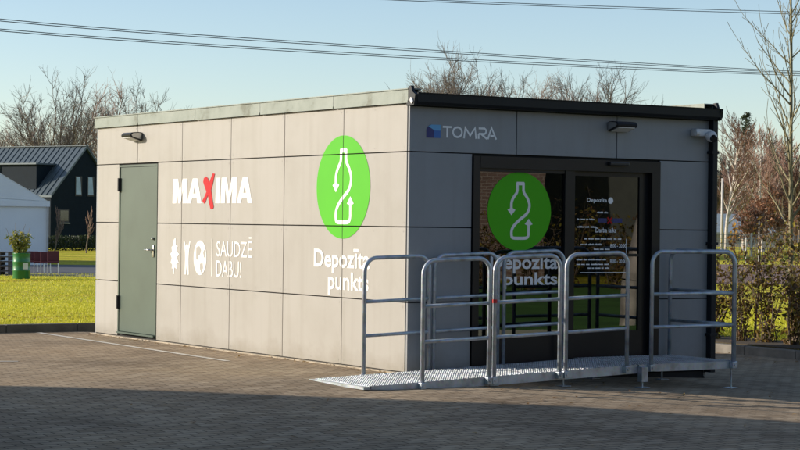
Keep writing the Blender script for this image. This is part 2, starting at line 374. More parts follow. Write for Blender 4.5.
for z0, z1 in ((.016, J3), (J3, J2), (J2, J1)):
    for k in range(4): panel(bm, 'L', k*P if k else .031, (k+1)*P, z0, z1)
    panel(bm, 'L', 4*P, D0, z0, z1); panel(bm, 'L', D1, LW-.031, z0, z1)
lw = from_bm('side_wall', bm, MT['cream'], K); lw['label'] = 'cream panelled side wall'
bm = bmesh.new()
fj = FW_/3
for k in range(3): panel(bm, 'F', k*fj if k else .002, (k+1)*fj, J1, TOP)
for z0, z1 in ((-.08, J3), (J3, J2), (J2, J1)):
    panel(bm, 'F', .002, .77, z0, z1); panel(bm, 'F', 3.24, FW_, z0, z1)
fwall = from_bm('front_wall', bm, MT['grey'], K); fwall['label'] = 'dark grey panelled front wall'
bm = bmesh.new()
for k in range(6):
    for z0, z1 in ((-.15, J3), (J3, J2), (J2, J1), (J1, TOP)): panel(bm, 'R', k*P if k else .03, (k+1)*P if k < 5 else LW-.03, z0, z1)
for k in range(3):
    for z0, z1 in ((-.1, J3), (J3, J2), (J2, J1), (J1, TOP)): panel(bm, 'B', k*fj, (k+1)*fj, z0, z1)
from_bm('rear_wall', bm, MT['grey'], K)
# plinth
bm = bmesh.new(); box(bm, .012, .05, .012, LW-.01, -.12, .02); box(bm, .05, FW_-.02, .04, .09, -.4, -.085); box(bm, FW_-.06, FW_-.01, .04, LW, -.4, -.15)
from_bm('plinth', bm, MT['backing'], K)
boxobj('footing', (-.05, .01, .02, LW+.04, -.2, .012), MT['concrete'], K, .004)
# roof, flashings, gutter
bm = bmesh.new(); box(bm, .01, FW_-.01, .0, LW-.01, 2.66, 2.72); from_bm('roof', bm, MT['backing'], K)
bm = bmesh.new()
segs = [(0, 1.42), (1.42, 3.02), (3.02, 4.62), (4.62, 6.2), (6.2, LW+.02)]
for a, b in segs:
    box(bm, -.03, -.012, a-.02 if a == 0 else a+.003, b-.003, 2.697, 2.822, .002)
    box(bm, -.04, .12, a-.03 if a == 0 else a-.01, b-.003, 2.824, 2.838, .003)
    box(bm, -.036, -.031, a-.02 if a == 0 else a+.003, b-.02, 2.692, 2.716)
box(bm, .10, .115, .0, LW, 2.72, 2.823)
f = from_bm('roof_flashing', bm, MT['flashing'], K); f['label'] = 'grey green stained metal flashing of the lit side wall'
bm = bmesh.new()
box(bm, FW_-.115, FW_-.10, -.02, LW, 2.72, 2.835); box(bm, FW_-.115, FW_+.04, -.02, LW, 2.836, 2.85); box(bm, FW_+.015, FW_+.03, -.02, LW, 2.69, 2.835)
box(bm, -.03, FW_+.03, LW, LW+.02, 2.69, 2.83)
from_bm('roof_flashing', bm, MT['flashing'], K)
bm = bmesh.new()   # gutter: an open box profile hung on the eave
prof = [(-.145, 2.775), (-.15, 2.79), (-.135, 2.79), (-.125, 2.70), (-.02, 2.69), (-.02, 2.80), (-.012, 2.80), (-.012, 2.672), (-.115, 2.672), (-.14, 2.70)]
prism(bm, prof, .006, FW_+.05, 0)
from_bm('gutter', bm, MT['gutter'], K)
bm = bmesh.new(); box(bm, -.0, FW_, -.011, .0, 2.665, 2.80); box(bm, 0, FW_, -.01, .10, 2.79, 2.803)
from_bm('eave_board', bm, MT['gutter'], K)
for x0 in (-.034, FW_+.005):
    bm = bmesh.new()
    prism(bm, [(-.155, 2.77), (-.13, 2.665), (.0, 2.66), (.0, 2.70), (-.03, 2.70), (-.03, 2.855), (-.075, 2.86), (-.10, 2.80)], x0, x0+.035, 0)
    from_bm('end_cap', bm, MT['gutter'], K)
bm = bmesh.new(); prism(bm, [(-.128, 2.70), (-.10, 2.678), (-.072, 2.715), (-.085, 2.745), (-.115, 2.735)], -.046, -.035, 0)
from_bm('gutter_stop', bm, MT['whitepl'], K)
# downpipe
bm = bmesh.new(); box(bm, FW_-.035, FW_+.035, -.085, -.02, -.1, 2.68, .008)
for z in (.3, 1.3, 2.3): box(bm, FW_-.05, FW_+.05, -.092, .0, z, z+.03)
from_bm('downpipe', bm, MT['gutter'], K)
bm = bmesh.new(); box(bm, FW_-.028, FW_+.03, -.02, .03, -.1, 2.66); from_bm('corner_trim', bm, MT['gutter'], K)
# service door on the lit wall
d = boxobj('side_door', (.006, .05, D0+.035, D1-.035, .075, 2.165), MT['doorgreen'], K, .003)
bm = bmesh.new()
box(bm, -.004, .05, D0+.006, D0+.030, .05, 2.195); box(bm, -.004, .05, D1-.030, D1-.006, .05, 2.195); box(bm, -.004, .05, D0+.03, D1-.03, 2.17, 2.195); box(bm, -.03, .05, D0+.03, D1-.03, .05, .07)
from_bm('door_frame', bm, MT['doorgreen'], d)
bm = bmesh.new(); tube(bm, [(-.0, D0+.11, 1.13), (-.055, D0+.11, 1.13), (-.055, D0+.24, 1.128)], .011); box(bm, -.006, .004, D0+.085, D0+.135, 1.04, 1.19, .004)
tube(bm, [(.0, D0+.11, 1.27), (-.02, D0+.11, 1.27)], .018, 14)
from_bm('handle', bm, MT['steel'], d, True)
for z in (.36, 1.86):
    bm = bmesh.new(); tube(bm, [(-.018, D1-.03, z), (-.018, D1-.03, z+.17)], .017); box(bm, -.012, .004, D1-.055, D1-.012, z, z+.17); from_bm('hinge', bm, MT['black'], d)
# entrance
ent = bpy.data.objects.new('entrance', None); COL.objects.link(ent); ent.parent = K
bm = bmesh.new()
z0, z1 = .04, 2.19
box(bm, .775, .855, -.02, .10, z0, z1); box(bm, 3.12, 3.235, -.02, .10, z0, z1); box(bm, .855, 3.12, -.025, .10, 2.07, z1)
box(bm, 1.95, 2.07, -.012, .09, z0, 2.07); box(bm, .855, 1.95, -.01, .08, z0, .36); box(bm, .855, 1.95, -.002, .06, 2.035, 2.07)
from_bm('door_frame', bm, MT['frame'], ent)
boxobj('fixed_pane', (.855, 1.95, .02, .034, .36, 2.035), MT['glass'], ent)
leaf = boxobj('sliding_pane', (2.11, 2.985, .045, .057, .38, 2.02), MT['glass'], ent)
bm = bmesh.new(); box(bm, 2.07, 2.11, .03, .075, .06, 2.07); box(bm, 2.985, 3.03, .03, .075, .06, 2.07); box(bm, 2.11, 2.985, .03, .075, .06, .38); box(bm, 2.11, 2.985, .03, .075, 2.02, 2.07)
box(bm, 2.11, 2.985, .032, .072, 1.17, 1.20); box(bm, 3.03, 3.12, .05, .09, .04, 2.07)
from_bm('leaf_frame', bm, MT['frame'], ent)
boxobj('door_sensor', (2.50, 2.76, -.075, -.026, 2.135, 2.175), MT['black'], ent, .012)
boxobj('sill', (.775, 3.235, -.05, .10, .0, .04), MT['steel'], ent)
# interior
boxobj('floor', (.13, FW_-.13, .13, LW-.13, .0, .05), MT['innerfloor'], K)
bm = bmesh.new(); box(bm, .131, .15, .14, LW-.14, .05, 2.65); box(bm, FW_-.15, FW_-.131, .14, LW-.14, .05, 2.65); box(bm, .15, FW_-.15, 2.6, 2.65, .05, 2.65)
from_bm('interior_wall', bm, MT['inner'], K)
bm = bmesh.new(); box(bm, .9, 1.75, 2.0, 2.6, .05, 1.75, .03); mc = from_bm('return_machine', bm, MT['machine'], K)
bm = bmesh.new(); tube(bm, [(1.3, 2.01, 1.35), (1.3, 1.985, 1.35)], .12, 24); from_bm('bottle_opening', bm, MT['black'], mc)

# ------------------------------------------------------------------ lettering and signs
JL = ([P*k for k in range(1, 6)], [J3, J2, J1]); JF = ([], [])
def decal(name, vs, fs, wall, m, off, parent=K, joints=True):
    """vs in wall metres (u to the viewer's right, v up)"""
    bm = bmesh.new(); V = [bm.verts.new((a, b, 0)) for a, b in vs]
    for f in fs:
        try: bm.faces.new([V[i] for i in f])
        except ValueError: pass
    bm.normal_update(); bmesh.ops.triangulate(bm, faces=[f for f in bm.faces if len(f.verts) > 4])
    seen = {}; k_ = 0
    for v0 in bm.verts:
        if v0 in seen: continue
        st_ = [v0]; seen[v0] = k_
        while st_:
            for e in st_.pop().link_edges:
                for w_ in e.verts:
                    if w_ not in seen: seen[w_] = k_; st_.append(w_)
        k_ += 1
    if k_ < 16:
        for v0, q in seen.items(): v0.co.z = q*.00012
    if joints and wall == 'L':
        for (ax, lst) in ((0, [-q for q in JL[0]]), (1, JL[1])):
            for q in lst:
                for s in (-GAP, GAP):
                    co = (q+s, 0, 0) if ax == 0 else (0, q+s, 0); no = (1, 0, 0) if ax == 0 else (0, 1, 0)
                    bmesh.ops.bisect_plane(bm, geom=bm.verts[:]+bm.edges[:]+bm.faces[:], plane_co=co, plane_no=no, dist=1e-6)
                dead = [f for f in bm.faces if abs(f.calc_center_median()[ax]-q) < GAP*.98]
                bmesh.ops.delete(bm, geom=dead, context='FACES')
    for v in bm.verts:
        a, b, e_ = v.co
        v.co = (-off-e_, -a, b) if wall == 'L' else (a, -off-e_, b)
    want = Vector((-1, 0, 0)) if wall == 'L' else Vector((0, -1, 0))
    bm.normal_update()
    for f in bm.faces:
        if f.normal.dot(want) < 0: f.normal_flip()
    return from_bm(name, bm, m, parent)
def text_geo(body, off=0., shear=0., space=1.):
    cu = bpy.data.curves.new('t', 'FONT'); cu.body = body; cu.offset = off; cu.shear = shear; cu.space_character = space; cu.resolution_u = 3
    ob = bpy.data.objects.new('t', cu); COL.objects.link(ob)
    dg = bpy.context.evaluated_depsgraph_get(); me = bpy.data.meshes.new_from_object(ob.evaluated_get(dg))
    vs = [(v.co.x, v.co.y) for v in me.vertices]; fs = [tuple(p.vertices) for p in me.polygons]
    bpy.data.objects.remove(ob); bpy.data.curves.remove(cu); bpy.data.meshes.remove(me)
    return vs, fs
def fit(geo, u0, u1, v0, v1, ref=None):
    vs, fs = geo; R_ = ref or vs
    x0, x1 = min(v[0] for v in R_), max(v[0] for v in R_); y0, y1 = min(v[1] for v in R_), max(v[1] for v in R_)
    return [(u0+(x-x0)/(x1-x0)*(u1-u0), v0+(y-y0)/(y1-y0)*(v1-v0)) for x, y in vs], fs
def stroke(pts, w, closed=False, smoothn=0):
    P_ = [Vector(p) for p in pts]
    if smoothn:
        Q = []
        n = len(P_)
        for i in range(n-1):
            p0, p1, p2, p3 = P_[max(i-1, 0)], P_[i], P_[i+1], P_[min(i+2, n-1)]
            for k in range(smoothn):
                t = k/smoothn
                Q.append(.5*((2*p1)+(p2-p0)*t+(2*p0-5*p1+4*p2-p3)*t*t+(3*p1-p0-3*p2+p3)*t**3))
        Q.append(P_[-1]); P_ = Q
    vs = []; fs = []; n = len(P_)
    for i, p in enumerate(P_):
        a = (P_[i]-P_[i-1]).normalized() if (i > 0 or closed) else (P_[1]-P_[0]).normalized()
        b = (P_[(i+1) % n]-P_[i]).normalized() if (i < n-1 or closed) else a
        t = (a+b).normalized() if (a+b).length > 1e-5 else a
        nn = Vector((-t.y, t.x)); k = 1/max(.5, nn.dot(Vector((-a.y, a.x))))
        vs += [tuple(p+nn*w/2*k), tuple(p-nn*w/2*k)]
        if i: fs.append((2*i-2, 2*i-1, 2*i+1, 2*i))
    if closed: fs.append((2*n-2, 2*n-1, 1, 0))
    return vs, fs
def merge(*gs):
    vs = []; fs = []
    for a, b in gs:
        o = len(vs); vs += a; fs += [tuple(i+o for i in f) for f in b]
    return vs, fs
def poly(pts): return list(pts), [tuple(range(len(pts)))]
def disc(cx, cy, r, n=72): return poly([(cx+r*math.cos(2*math.pi*k/n), cy+r*math.sin(2*math.pi*k/n)) for k in range(n)])
def bottle(cx, cy, r):
    w = .078
    g = [stroke([(-.10, .71), (.14, .71)], w*1.1), stroke([(-.075, .73), (-.075, .54)], w), stroke([(.115, .73), (.115, .54)], w),
         stroke([(-.075, .55), (-.10, .47), (-.19, .36), (-.25, .24), (-.26, .12), (-.255, .04)], w, smoothn=5),
         stroke([(.115, .55), (.14, .47), (.23, .36), (.30, .22), (.30, .09), (.22, -.06), (.02, -.20), (-.14, -.33), (-.235, -.46), (-.245, -.60), (-.20, -.67), (0, -.68), (.22, -.67), (.285, -.60), (.29, -.48), (.29, -.34)], w, smoothn=5),
         poly([(-.38, .04), (-.255, .10), (-.13, .04), (-.255, -.10)]), poly([(.165, -.32), (.29, -.37), (.415, -.32), (.29, -.18)])]
    vs, fs = merge(*g); return [(cx+a*r, cy+b*r) for a, b in vs], fs

# lit wall: coordinates u = -y
# MAXIMA with red brush X
hv0, hv1 = 1.705, 2.0
for ch, a, b in (('M', -5.25, -4.87), ('A', -4.86, -4.48), ('I', -4.125, -4.02), ('M', -3.99, -3.61), ('A', -3.60, -3.23)):
    wd_ = b-a
    if ch == 'M': g_ = poly([(0, 0), (.27, 0), (.27, .60), (.43, 0), (.57, 0), (.73, .60), (.73, 0), (1, 0), (1, 1), (.66, 1), (.50, .42), (.34, 1), (0, 1)])
    elif ch == 'I': g_ = poly([(0, 0), (1, 0), (1, 1), (0, 1)])
    else: g_ = merge(poly([(0, 0), (.28, 0), (.34, .21), (.34, .39), (.41, .39), (.5, .76), (.5, 1), (.34, 1)]), poly([(1, 0), (.72, 0), (.66, .21), (.66, .39), (.59, .39), (.5, .76), (.5, 1), (.66, 1)]), poly([(.34, .21), (.66, .21), (.66, .39), (.34, .39)]))
    vs, fs = [(a+x*wd_, hv0+y*(hv1-hv0)) for x, y in g_[0]], g_[1]
    vs = [(x+(y-hv0)*.06, y) for x, y in vs]
    decal('letter', vs, fs, 'L', MT['white'], .003)
xv = [(-4.46, 1.735), (-4.41, 1.70), (-4.385, 1.71), (-4.315, 1.80), (-4.29, 1.72), (-4.245, 1.635), (-4.18, 1.64), (-4.165, 1.665), (-4.20, 1.75), (-4.235, 1.86), (-4.19, 1.94), (-4.145, 2.05), (-4.20, 2.055), (-4.285, 1.95), (-4.32, 2.0), (-4.37, 2.02), (-4.425, 2.0), (-4.44, 1.955), (-4.40, 1.90), (-4.355, 1.84), (-4.40, 1.785)]
decal('letter', *poly(xv), 'L', MT['red'], .0045)
# leaf, person, globe
lf = [(-5.21, .845), (-5.19, .845), (-5.18, .93), (-5.10, .91), (-5.13, .97), (-5.06, .99), (-5.12, 1.05), (-5.05, 1.09), (-5.13, 1.13), (-5.09, 1.19), (-5.15, 1.20), (-5.155, 1.29), (-5.20, 1.265), (-5.23, 1.19), (-5.26, 1.17), (-5.245, 1.12), (-5.29, 1.09), (-5.25, 1.04), (-5.28, .99), (-5.235, .96), (-5.25, .91), (-5.21, .925)]
decal('leaf_symbol', *poly(lf), 'L', MT['white'], .003)
pg = merge(disc(-4.845, 1.185, .032, 20), poly([(-4.90, .85), (-4.865, .85), (-4.845, 1.0), (-4.825, .85), (-4.79, .85), (-4.80, 1.04), (-4.795, 1.12), (-4.755, 1.25), (-4.775, 1.26), (-4.83, 1.145), (-4.86, 1.145), (-4.915, 1.26), (-4.935, 1.25), (-4.895, 1.12), (-4.89, 1.04)]))
decal('person_symbol', *pg, 'L', MT['white'], .003)
gv, gf = disc(0, 0, 1, 40); gv = [(-4.50+a*.165, 1.06+b*.205) for a, b in gv]
gl = decal('globe_symbol', gv, gf, 'L', MT['white'], .003)
for pts in ([(-4.60, 1.18), (-4.52, 1.20), (-4.47, 1.15), (-4.50, 1.10), (-4.56, 1.07), (-4.54, 1.02), (-4.60, 1.05)], [(-4.50, .99), (-4.43, 1.0), (-4.42, .94), (-4.46, .88), (-4.50, .93)], [(-4.40, 1.16), (-4.36, 1.14), (-4.355, 1.05), (-4.40, 1.07), (-4.42, 1.12)]):
    decal('continent', *poly(pts), 'L', MT['cream'], .0042, gl)
decal('divider_line', *poly([(-4.205, .85), (-4.19, .85), (-4.19, 1.29), (-4.205, 1.29)]), 'L', MT['white'], .003)
refS = text_geo('SAUDZE', .0)[0]
decal('lettering', *fit(text_geo('SAUDZĒ', .0), -4.08, -3.21, 1.085, 1.32), 'L', MT['white'], .003)['label'] = 'white lettering reading SAUDZĒ'
decal('lettering', *fit(text_geo('DABU!', .0), -4.08, -3.47, .85, 1.04), 'L', MT['white'], .003)['label'] = 'white lettering reading DABU!'
gd = decal('logo_disc', *disc(-1.252, 1.868, .54), 'L', MT['green'], .003); gd['label'] = 'green disc on the cream wall'
decal('bottle_symbol', *bottle(-1.252, 1.868, .54), 'L', MT['white'], .0045, gd)
decal('lettering', *fit(text_geo('Depozīta', .022), -1.83, -.70, .965, 1.225), 'L', MT['white'], .003)['label'] = 'white lettering reading Depozīta on the cream wall'
decal('lettering', *fit(text_geo('punkts', .022), -1.53, -.72, .735, .98), 'L', MT['white'], .003)['label'] = 'white lettering reading punkts on the cream wall'
# front: wordmark
tl = [poly([(.205, 2.355), (.295, 2.355), (.295, 2.485), (.25, 2.485), (.225, 2.47), (.205, 2.44)])]
decal('logo_mark', *tl[0], 'F', MT['navy'], .003)
decal('logo_mark', *poly([(.225, 2.47), (.265, 2.487), (.375, 2.487), (.375, 2.43), (.30, 2.43)]), 'F', MT['sky'], .0045)
decal('logo_mark', *poly([(.296, 2.355), (.375, 2.355), (.375, 2.429), (.296, 2.429)]), 'F', MT['blue'], .003)
H0, H1, w = 2.362, 2.480, .0205
def arc(cx, cy, rx, ry, a0, a1, n=24): return [(cx+rx*math.cos(math.radians(a0+(a1-a0)*k/n)), cy+ry*math.sin(math.radians(a0+(a1-a0)*k/n))) for k in range(n+1)]
hm = (H0+H1)/2
decal('letter', *merge(stroke([(.40, H1-w/2), (.51, H1-w/2)], w), stroke([(.455, H1-w), (.455, H0)], w)), 'F', MT['tomra'], .003)
decal('letter', *stroke(arc(.580, hm, .054, (H1-H0)/2-w/2, 0, 345), w, closed=True), 'F', MT['tomra'], .003)
decal('letter', *stroke([(.66, H0), (.675, H1-.01), (.735, H0+.03), (.795, H1-.01), (.81, H0)], w), 'F', MT['tomra'], .003)
decal('letter', *merge(stroke([(.84, H1-w/2), (.905, H1-w/2)]+arc(.905, H1-w/2-.028, .028, .028, 90, -90, 10)+[(.84, H1-w/2-.056)], w), stroke([(.84, H1-w/2-.056), (.84, H0)], w), stroke([(.875, H1-w/2-.06), (.945, H0+.002)], w)), 'F', MT['tomra'], .003)
decal('letter', *merge(stroke([(.955, H0), (1.0, H1), (1.06, H0)], w), stroke([(.985, H0+.035), (1.03, H0+.035)], w)), 'F', MT['tomra'], .003)
# front: glass stickers
gd = decal('logo_disc', *disc(1.38, 1.633, .405), 'F', MT['green'], -.0165, ent); gd['label'] = 'green disc on the fixed glass pane'
decal('bottle_symbol', *bottle(1.38, 1.633, .405), 'F', MT['white'], -.0155, gd)
decal('lettering', *fit(text_geo('Depozīta', .02), 1.02, 1.88, .995, 1.195), 'F', MT['tomra'], -.0165, ent)['label'] = 'white lettering reading Depozīta on the glass'
decal('lettering', *fit(text_geo('punkts', .02), 1.19, 1.88, .835, 1.005), 'F', MT['tomra'], -.0165, ent)['label'] = 'white lettering reading punkts on the glass'
# sliding pane notices
off = -.042
def words(y, x0, x1, h, seed):
    q = random.Random(seed); g = []; x = x0
    while x < x1-.02:
        wd = q.uniform(.025, .09); wd = min(wd, x1-x); k = x
        t = []
        while k < x+wd-.004: t += [(k, y+h*q.choice((.7, .7, 1.0, .75)))]; t += [(k+.006, t[-1][1]), (k+.007, y+h*.45), (k+.009, y+h*.45)]; k += .010
        if t: g.append(poly([(x, y), (t[-1][0], y)]+t[::-1]))
        x += wd+.016
    return g
decal('lettering', *fit(text_geo('Depozīta', .01), 2.28, 2.55, 1.735, 1.79), 'F', MT['tomra'], off, leaf)
decal('logo_disc', *disc(2.60, 1.765, .034, 30), 'F', MT['tomra'], off, leaf)
for i, (y, a, b) in enumerate(((1.63, 2.42, 2.56), (1.555, 2.15, 2.40), (1.475, 2.15, 2.45), (1.35, 2.25, 2.75), (1.29, 2.2, 2.5), (1.24, 2.38, 2.60), (1.13, 2.15, 2.55), (1.08, 2.15, 2.6), (1.04, 2.3, 2.6))):
    for g_ in words(y, a, b, .018, i): decal('printed_word', *g_, 'F', MT['tomra'], off, leaf)
decal('lettering', *fit(text_geo('Darba laiks', .012), 2.40, 2.68, 1.425, 1.475), 'F', MT['tomra'], off, leaf)
for y in (1.265, 1.10): decal('lettering', *fit(text_geo('8:00 - 20:00', .014), 2.60, 2.82, y, y+.04), 'F', MT['tomra'], off, leaf)
decal('logo_mark', *poly([(2.43, 1.53), (2.55, 1.53), (2.55, 1.575), (2.43, 1.575)]), 'F', MT['navy'], off, leaf)
decal('logo_mark', *poly([(2.63, 1.53), (2.76, 1.53), (2.76, 1.575), (2.63, 1.575)]), 'F', MT['navy'], off, leaf)
decal('logo_mark', *merge(stroke([(2.56, 1.52), (2.62, 1.585)], .018), stroke([(2.56, 1.585), (2.62, 1.52)], .018)), 'F', MT['red'], off, leaf)
decal('notice_border', *stroke([(2.20, 1.0), (2.82, 1.0), (2.82, 1.36)], .006), 'F', MT['tomra'], off, leaf)
decal('lettering', *fit(text_geo('Alkohola', .01), 2.36, 2.80, 1.145, 1.18), 'F', MT['tomra'], off-.0, leaf) if False else None

# wall lamps
def wall_lamp(loc, rz, label):
    L = empty('wall_lamp', label, 'lamp', loc, rz, 'wedge shaped wall lamps')
    bm = bmesh.new(); prism(bm, [(0, -.06), (-.03, -.06), (-.20, -.01), (-.215, .02), (-.18, .055), (-.08, .065), (0, .06)], -.17, .17, 0)
    bmesh.ops.bevel(bm, geom=[e for e in bm.edges], offset=.008, segments=2, affect='EDGES'); from_bm('housing', bm, MT['black'], L)
    bm = bmesh.new(); prism(bm, [(-.035, -.066), (-.19, -.021), (-.19, -.012), (-.035, -.055)], -.14, .14, 0); from_bm('diffuser', bm, MT['whitepl'], L)
    for s in (-1, 1):
        bm = bmesh.new(); a, b = (.171, .182) if s > 0 else (-.182, -.171)
        prism(bm, [(-.02, -.045), (-.175, -.005), (-.19, .02), (-.165, .043), (-.08, .052), (-.02, .045)], a, b, 0); from_bm('end_plate', bm, MT['steel'], L)
    L.scale = (.8, .8, .85)
    return L
wall_lamp((2.65, 0, 2.552), 0, 'black wedge shaped wall lamp above the glass entrance on the grey wall')
wl = wall_lamp((0, 6.26, 2.545), math.radians(-90), 'black and silver wedge shaped wall lamp above the green side door')
# surveillance camera
C = empty('security_camera', 'small white dome camera high on the grey wall by the downpipe', 'camera', (3.80, 0, 2.52))
boxobj('wall_bracket', (-.13, .09, -.10, .0, -.035, .045), MT['whitepl'], C, .015)
bm = bmesh.new(); bmesh.ops.create_uvsphere(bm, u_segments=24, v_segments=14, radius=.062, matrix=Matrix.Translation((.035, -.15, -.035))); from_bm('dome', bm, MT['whitepl'], C, True)
bm = bmesh.new(); tube(bm, [(.03, -.18, -.05), (.02, -.222, -.07)], [.042, .036], 20); from_bm('lens', bm, MT['lens'], C)
bm = bmesh.new(); tube(bm, [(-.10, -.10, .0), (-.15, -.10, .0)], .03, 12); from_bm('cable_gland', bm, MT['whitepl'], C)

# ------------------------------------------------------------------ ramp, platform and guard rails
def grating(bm, x0, x1, y0, y1, z0f, th=.03):
    """serrated open grating: bearing bars along y, cross rods along x, a rim round it"""
    n = int((x1-x0)/.052); hw = .0035
    for i in range(n+1):
        x = x0+(x1-x0)*i/n; z = z0f(x)
        box(bm, x-hw, x+hw, y0+.004, y1-.004, z-th, z-.001)
    m = int((y1-y0)/.045)
    for j in range(1, m):
        y = y0+(y1-y0)*j/m
        v = []
        for x in (x0, x1):
            z = z0f(x)-.003
            v.append([(x, y-.003, z), (x, y+.003, z), (x, y+.003, z-.009), (x, y-.003, z-.009)])
        A = [bm.verts.new(p) for p in v[0]]; B = [bm.verts.new(p) for p in v[1]]
        for k in range(4): bm.faces.new((A[k], B[k], B[(k+1) % 4], A[(k+1) % 4]))
    # teeth of the anti slip bars
    for i in range(n+1):
        x = x0+(x1-x0)*i/n; z = z0f(x)
        y = y0+.01
        while y < y1-.03:
            box(bm, x-hw-.004, x+hw+.004, y, y+.016, z-.0015, z+.006); y += .036
def beam(bm, a, b, y0, y1, h):
    (xa, za), (xb, zb) = a, b
    A = [bm.verts.new((xa, y, z)) for y, z in ((y0, za), (y1, za), (y1, za-h), (y0, za-h))]
    B = [bm.verts.new((xb, y, z)) for y, z in ((y0, zb), (y1, zb), (y1, zb-h), (y0, zb-h))]
    bm.faces.new(A); bm.faces.new(B[::-1])
    for k in range(4): bm.faces.new((A[k], B[k], B[(k+1) % 4], A[(k+1) % 4]))
def zr(x): return .006+.0335*(x+1.1)
def foot(parent, x, y, ztop, name='leg'):
    zg = zp(x, y)
    bm = bmesh.new(); tube(bm, [(x, y, ztop), (x, y, zg+.008)], .009, 8); tube(bm, [(x, y, ztop-.02), (x, y, ztop-.045)], .018, 6)
    o = from_bm(name, bm, MT['galv'], parent)
    bm = bmesh.new(); box(bm, x-.055, x+.055, y-.055, y+.055, zg+.003, zg+.011); from_bm('base_plate', bm, MT['galv'], o)
RY0, RY1 = -1.12, -.13
xs = [(-1.12, .205, 'bright galvanised grating ramp section resting on the paving at the left'), (.215, 1.075, 'middle galvanised grating ramp section between the other two'), (1.085, 2.03, 'upper galvanised grating ramp section meeting the door platform')]
for i, (a, b, lab) in enumerate(xs):
    Q = empty('ramp_section', lab, 'ramp', (0, 0, 0), 0, 'galvanised ramp sections')
    Q.location = (a, RY0, zp(a, RY0))
    off3 = Vector(Q.location)
    def sh(o): o.data.transform(Matrix.Translation(-off3)); return o
    bm = bmesh.new(); grating(bm, a+.01, b-.01, RY0+.012, RY1-.012, zr); sh(from_bm('grating', bm, MT['deck'], Q))
    bm = bmesh.new()
    hb = .085
    if i == 0:   # wedge lip that touches the ground
        for y0, y1 in ((RY0, RY0+.01), (RY1-.01, RY1)):
            pts = [(a+.30, zr(a+.30)), (b, zr(b)), (b, zr(b)-hb), (a+.30, zr(a+.3)-.055), (a, zr(a)-.028), (a, zr(a))]
            prism(bm, pts, y0, y1, 1)
        box(bm, a-.07, a+.012, RY0, RY1, zr(a)-.03, zr(a)-.004)
    else:
        beam(bm, (a, zr(a)), (b, zr(b)), RY0, RY0+.01, hb); beam(bm, (a, zr(a)), (b, zr(b)), RY1-.01, RY1, hb)
        beam(bm, (a, zr(a)-.01), (a+.012, zr(a)-.01), RY0+.01, RY1-.01, .06)
    beam(bm, (b-.012, zr(b)-.01), (b, zr(b)-.01), RY0+.01, RY1-.01, .06)
    beam(bm, (a+.02, zr(a)-.035), (b-.02, zr(b)-.035), (RY0+RY1)/2-.01, (RY0+RY1)/2+.01, .03)
    sh(from_bm('side_beam', bm, MT['galv'], Q))
    if i:
        for y in (RY0+.06, RY1-.06): 
            foot(Q, a+.06, y, zr(a)-.03)
        for c in Q.children:
            if c.name.startswith('leg'):
                sh(c)
                for g in c.children: sh(g)
PL = empty('door_platform', 'galvanised grating platform on adjustable legs in front of the sliding door', 'platform', (2.05, -1.12, zp(2.05, -1.12)))
off3 = Vector(PL.location); PZ = .112; px0, px1, py0, py1 = 2.05, 3.32, -1.12, -.06
def shp(o): o.data.transform(Matrix.Translation(-off3)); return o
bm = bmesh.new(); grating(bm, px0+.01, px1-.01, py0+.012, py1-.012, lambda x: PZ); shp(from_bm('grating', bm, MT['deck'], PL))
bm = bmesh.new(); box(bm, px0, px1, py0, py0+.01, PZ-.075, PZ); box(bm, px0, px1, py1-.01, py1, PZ-.075, PZ); box(bm, px0, px0+.01, py0+.01, py1-.01, PZ-.075, PZ); box(bm, px1-.01, px1, py0+.01, py1-.01, PZ-.075, PZ)
box(bm, px0+.01, px1-.01, -.6, -.58, PZ-.07, PZ-.035)
shp(from_bm('side_beam', bm, MT['galv'], PL))
for x, y in ((px0+.02, py0-.03), (px1-.02, py0+.02), (3.08, py1-.2), (px0+.1, py1-.2)):
    foot(PL, x, y, PZ-.03)
bm = bmesh.new(); box(bm, px0-.02, px0+.06, py0-.07, py0-.002, PZ-.17, PZ-.02, .004); shp(from_bm('bracket', bm, MT['galv'], PL))
for c in PL.children:
    if c.name.startswith('leg'):
        shp(c)
        for g in c.children: shp(g)
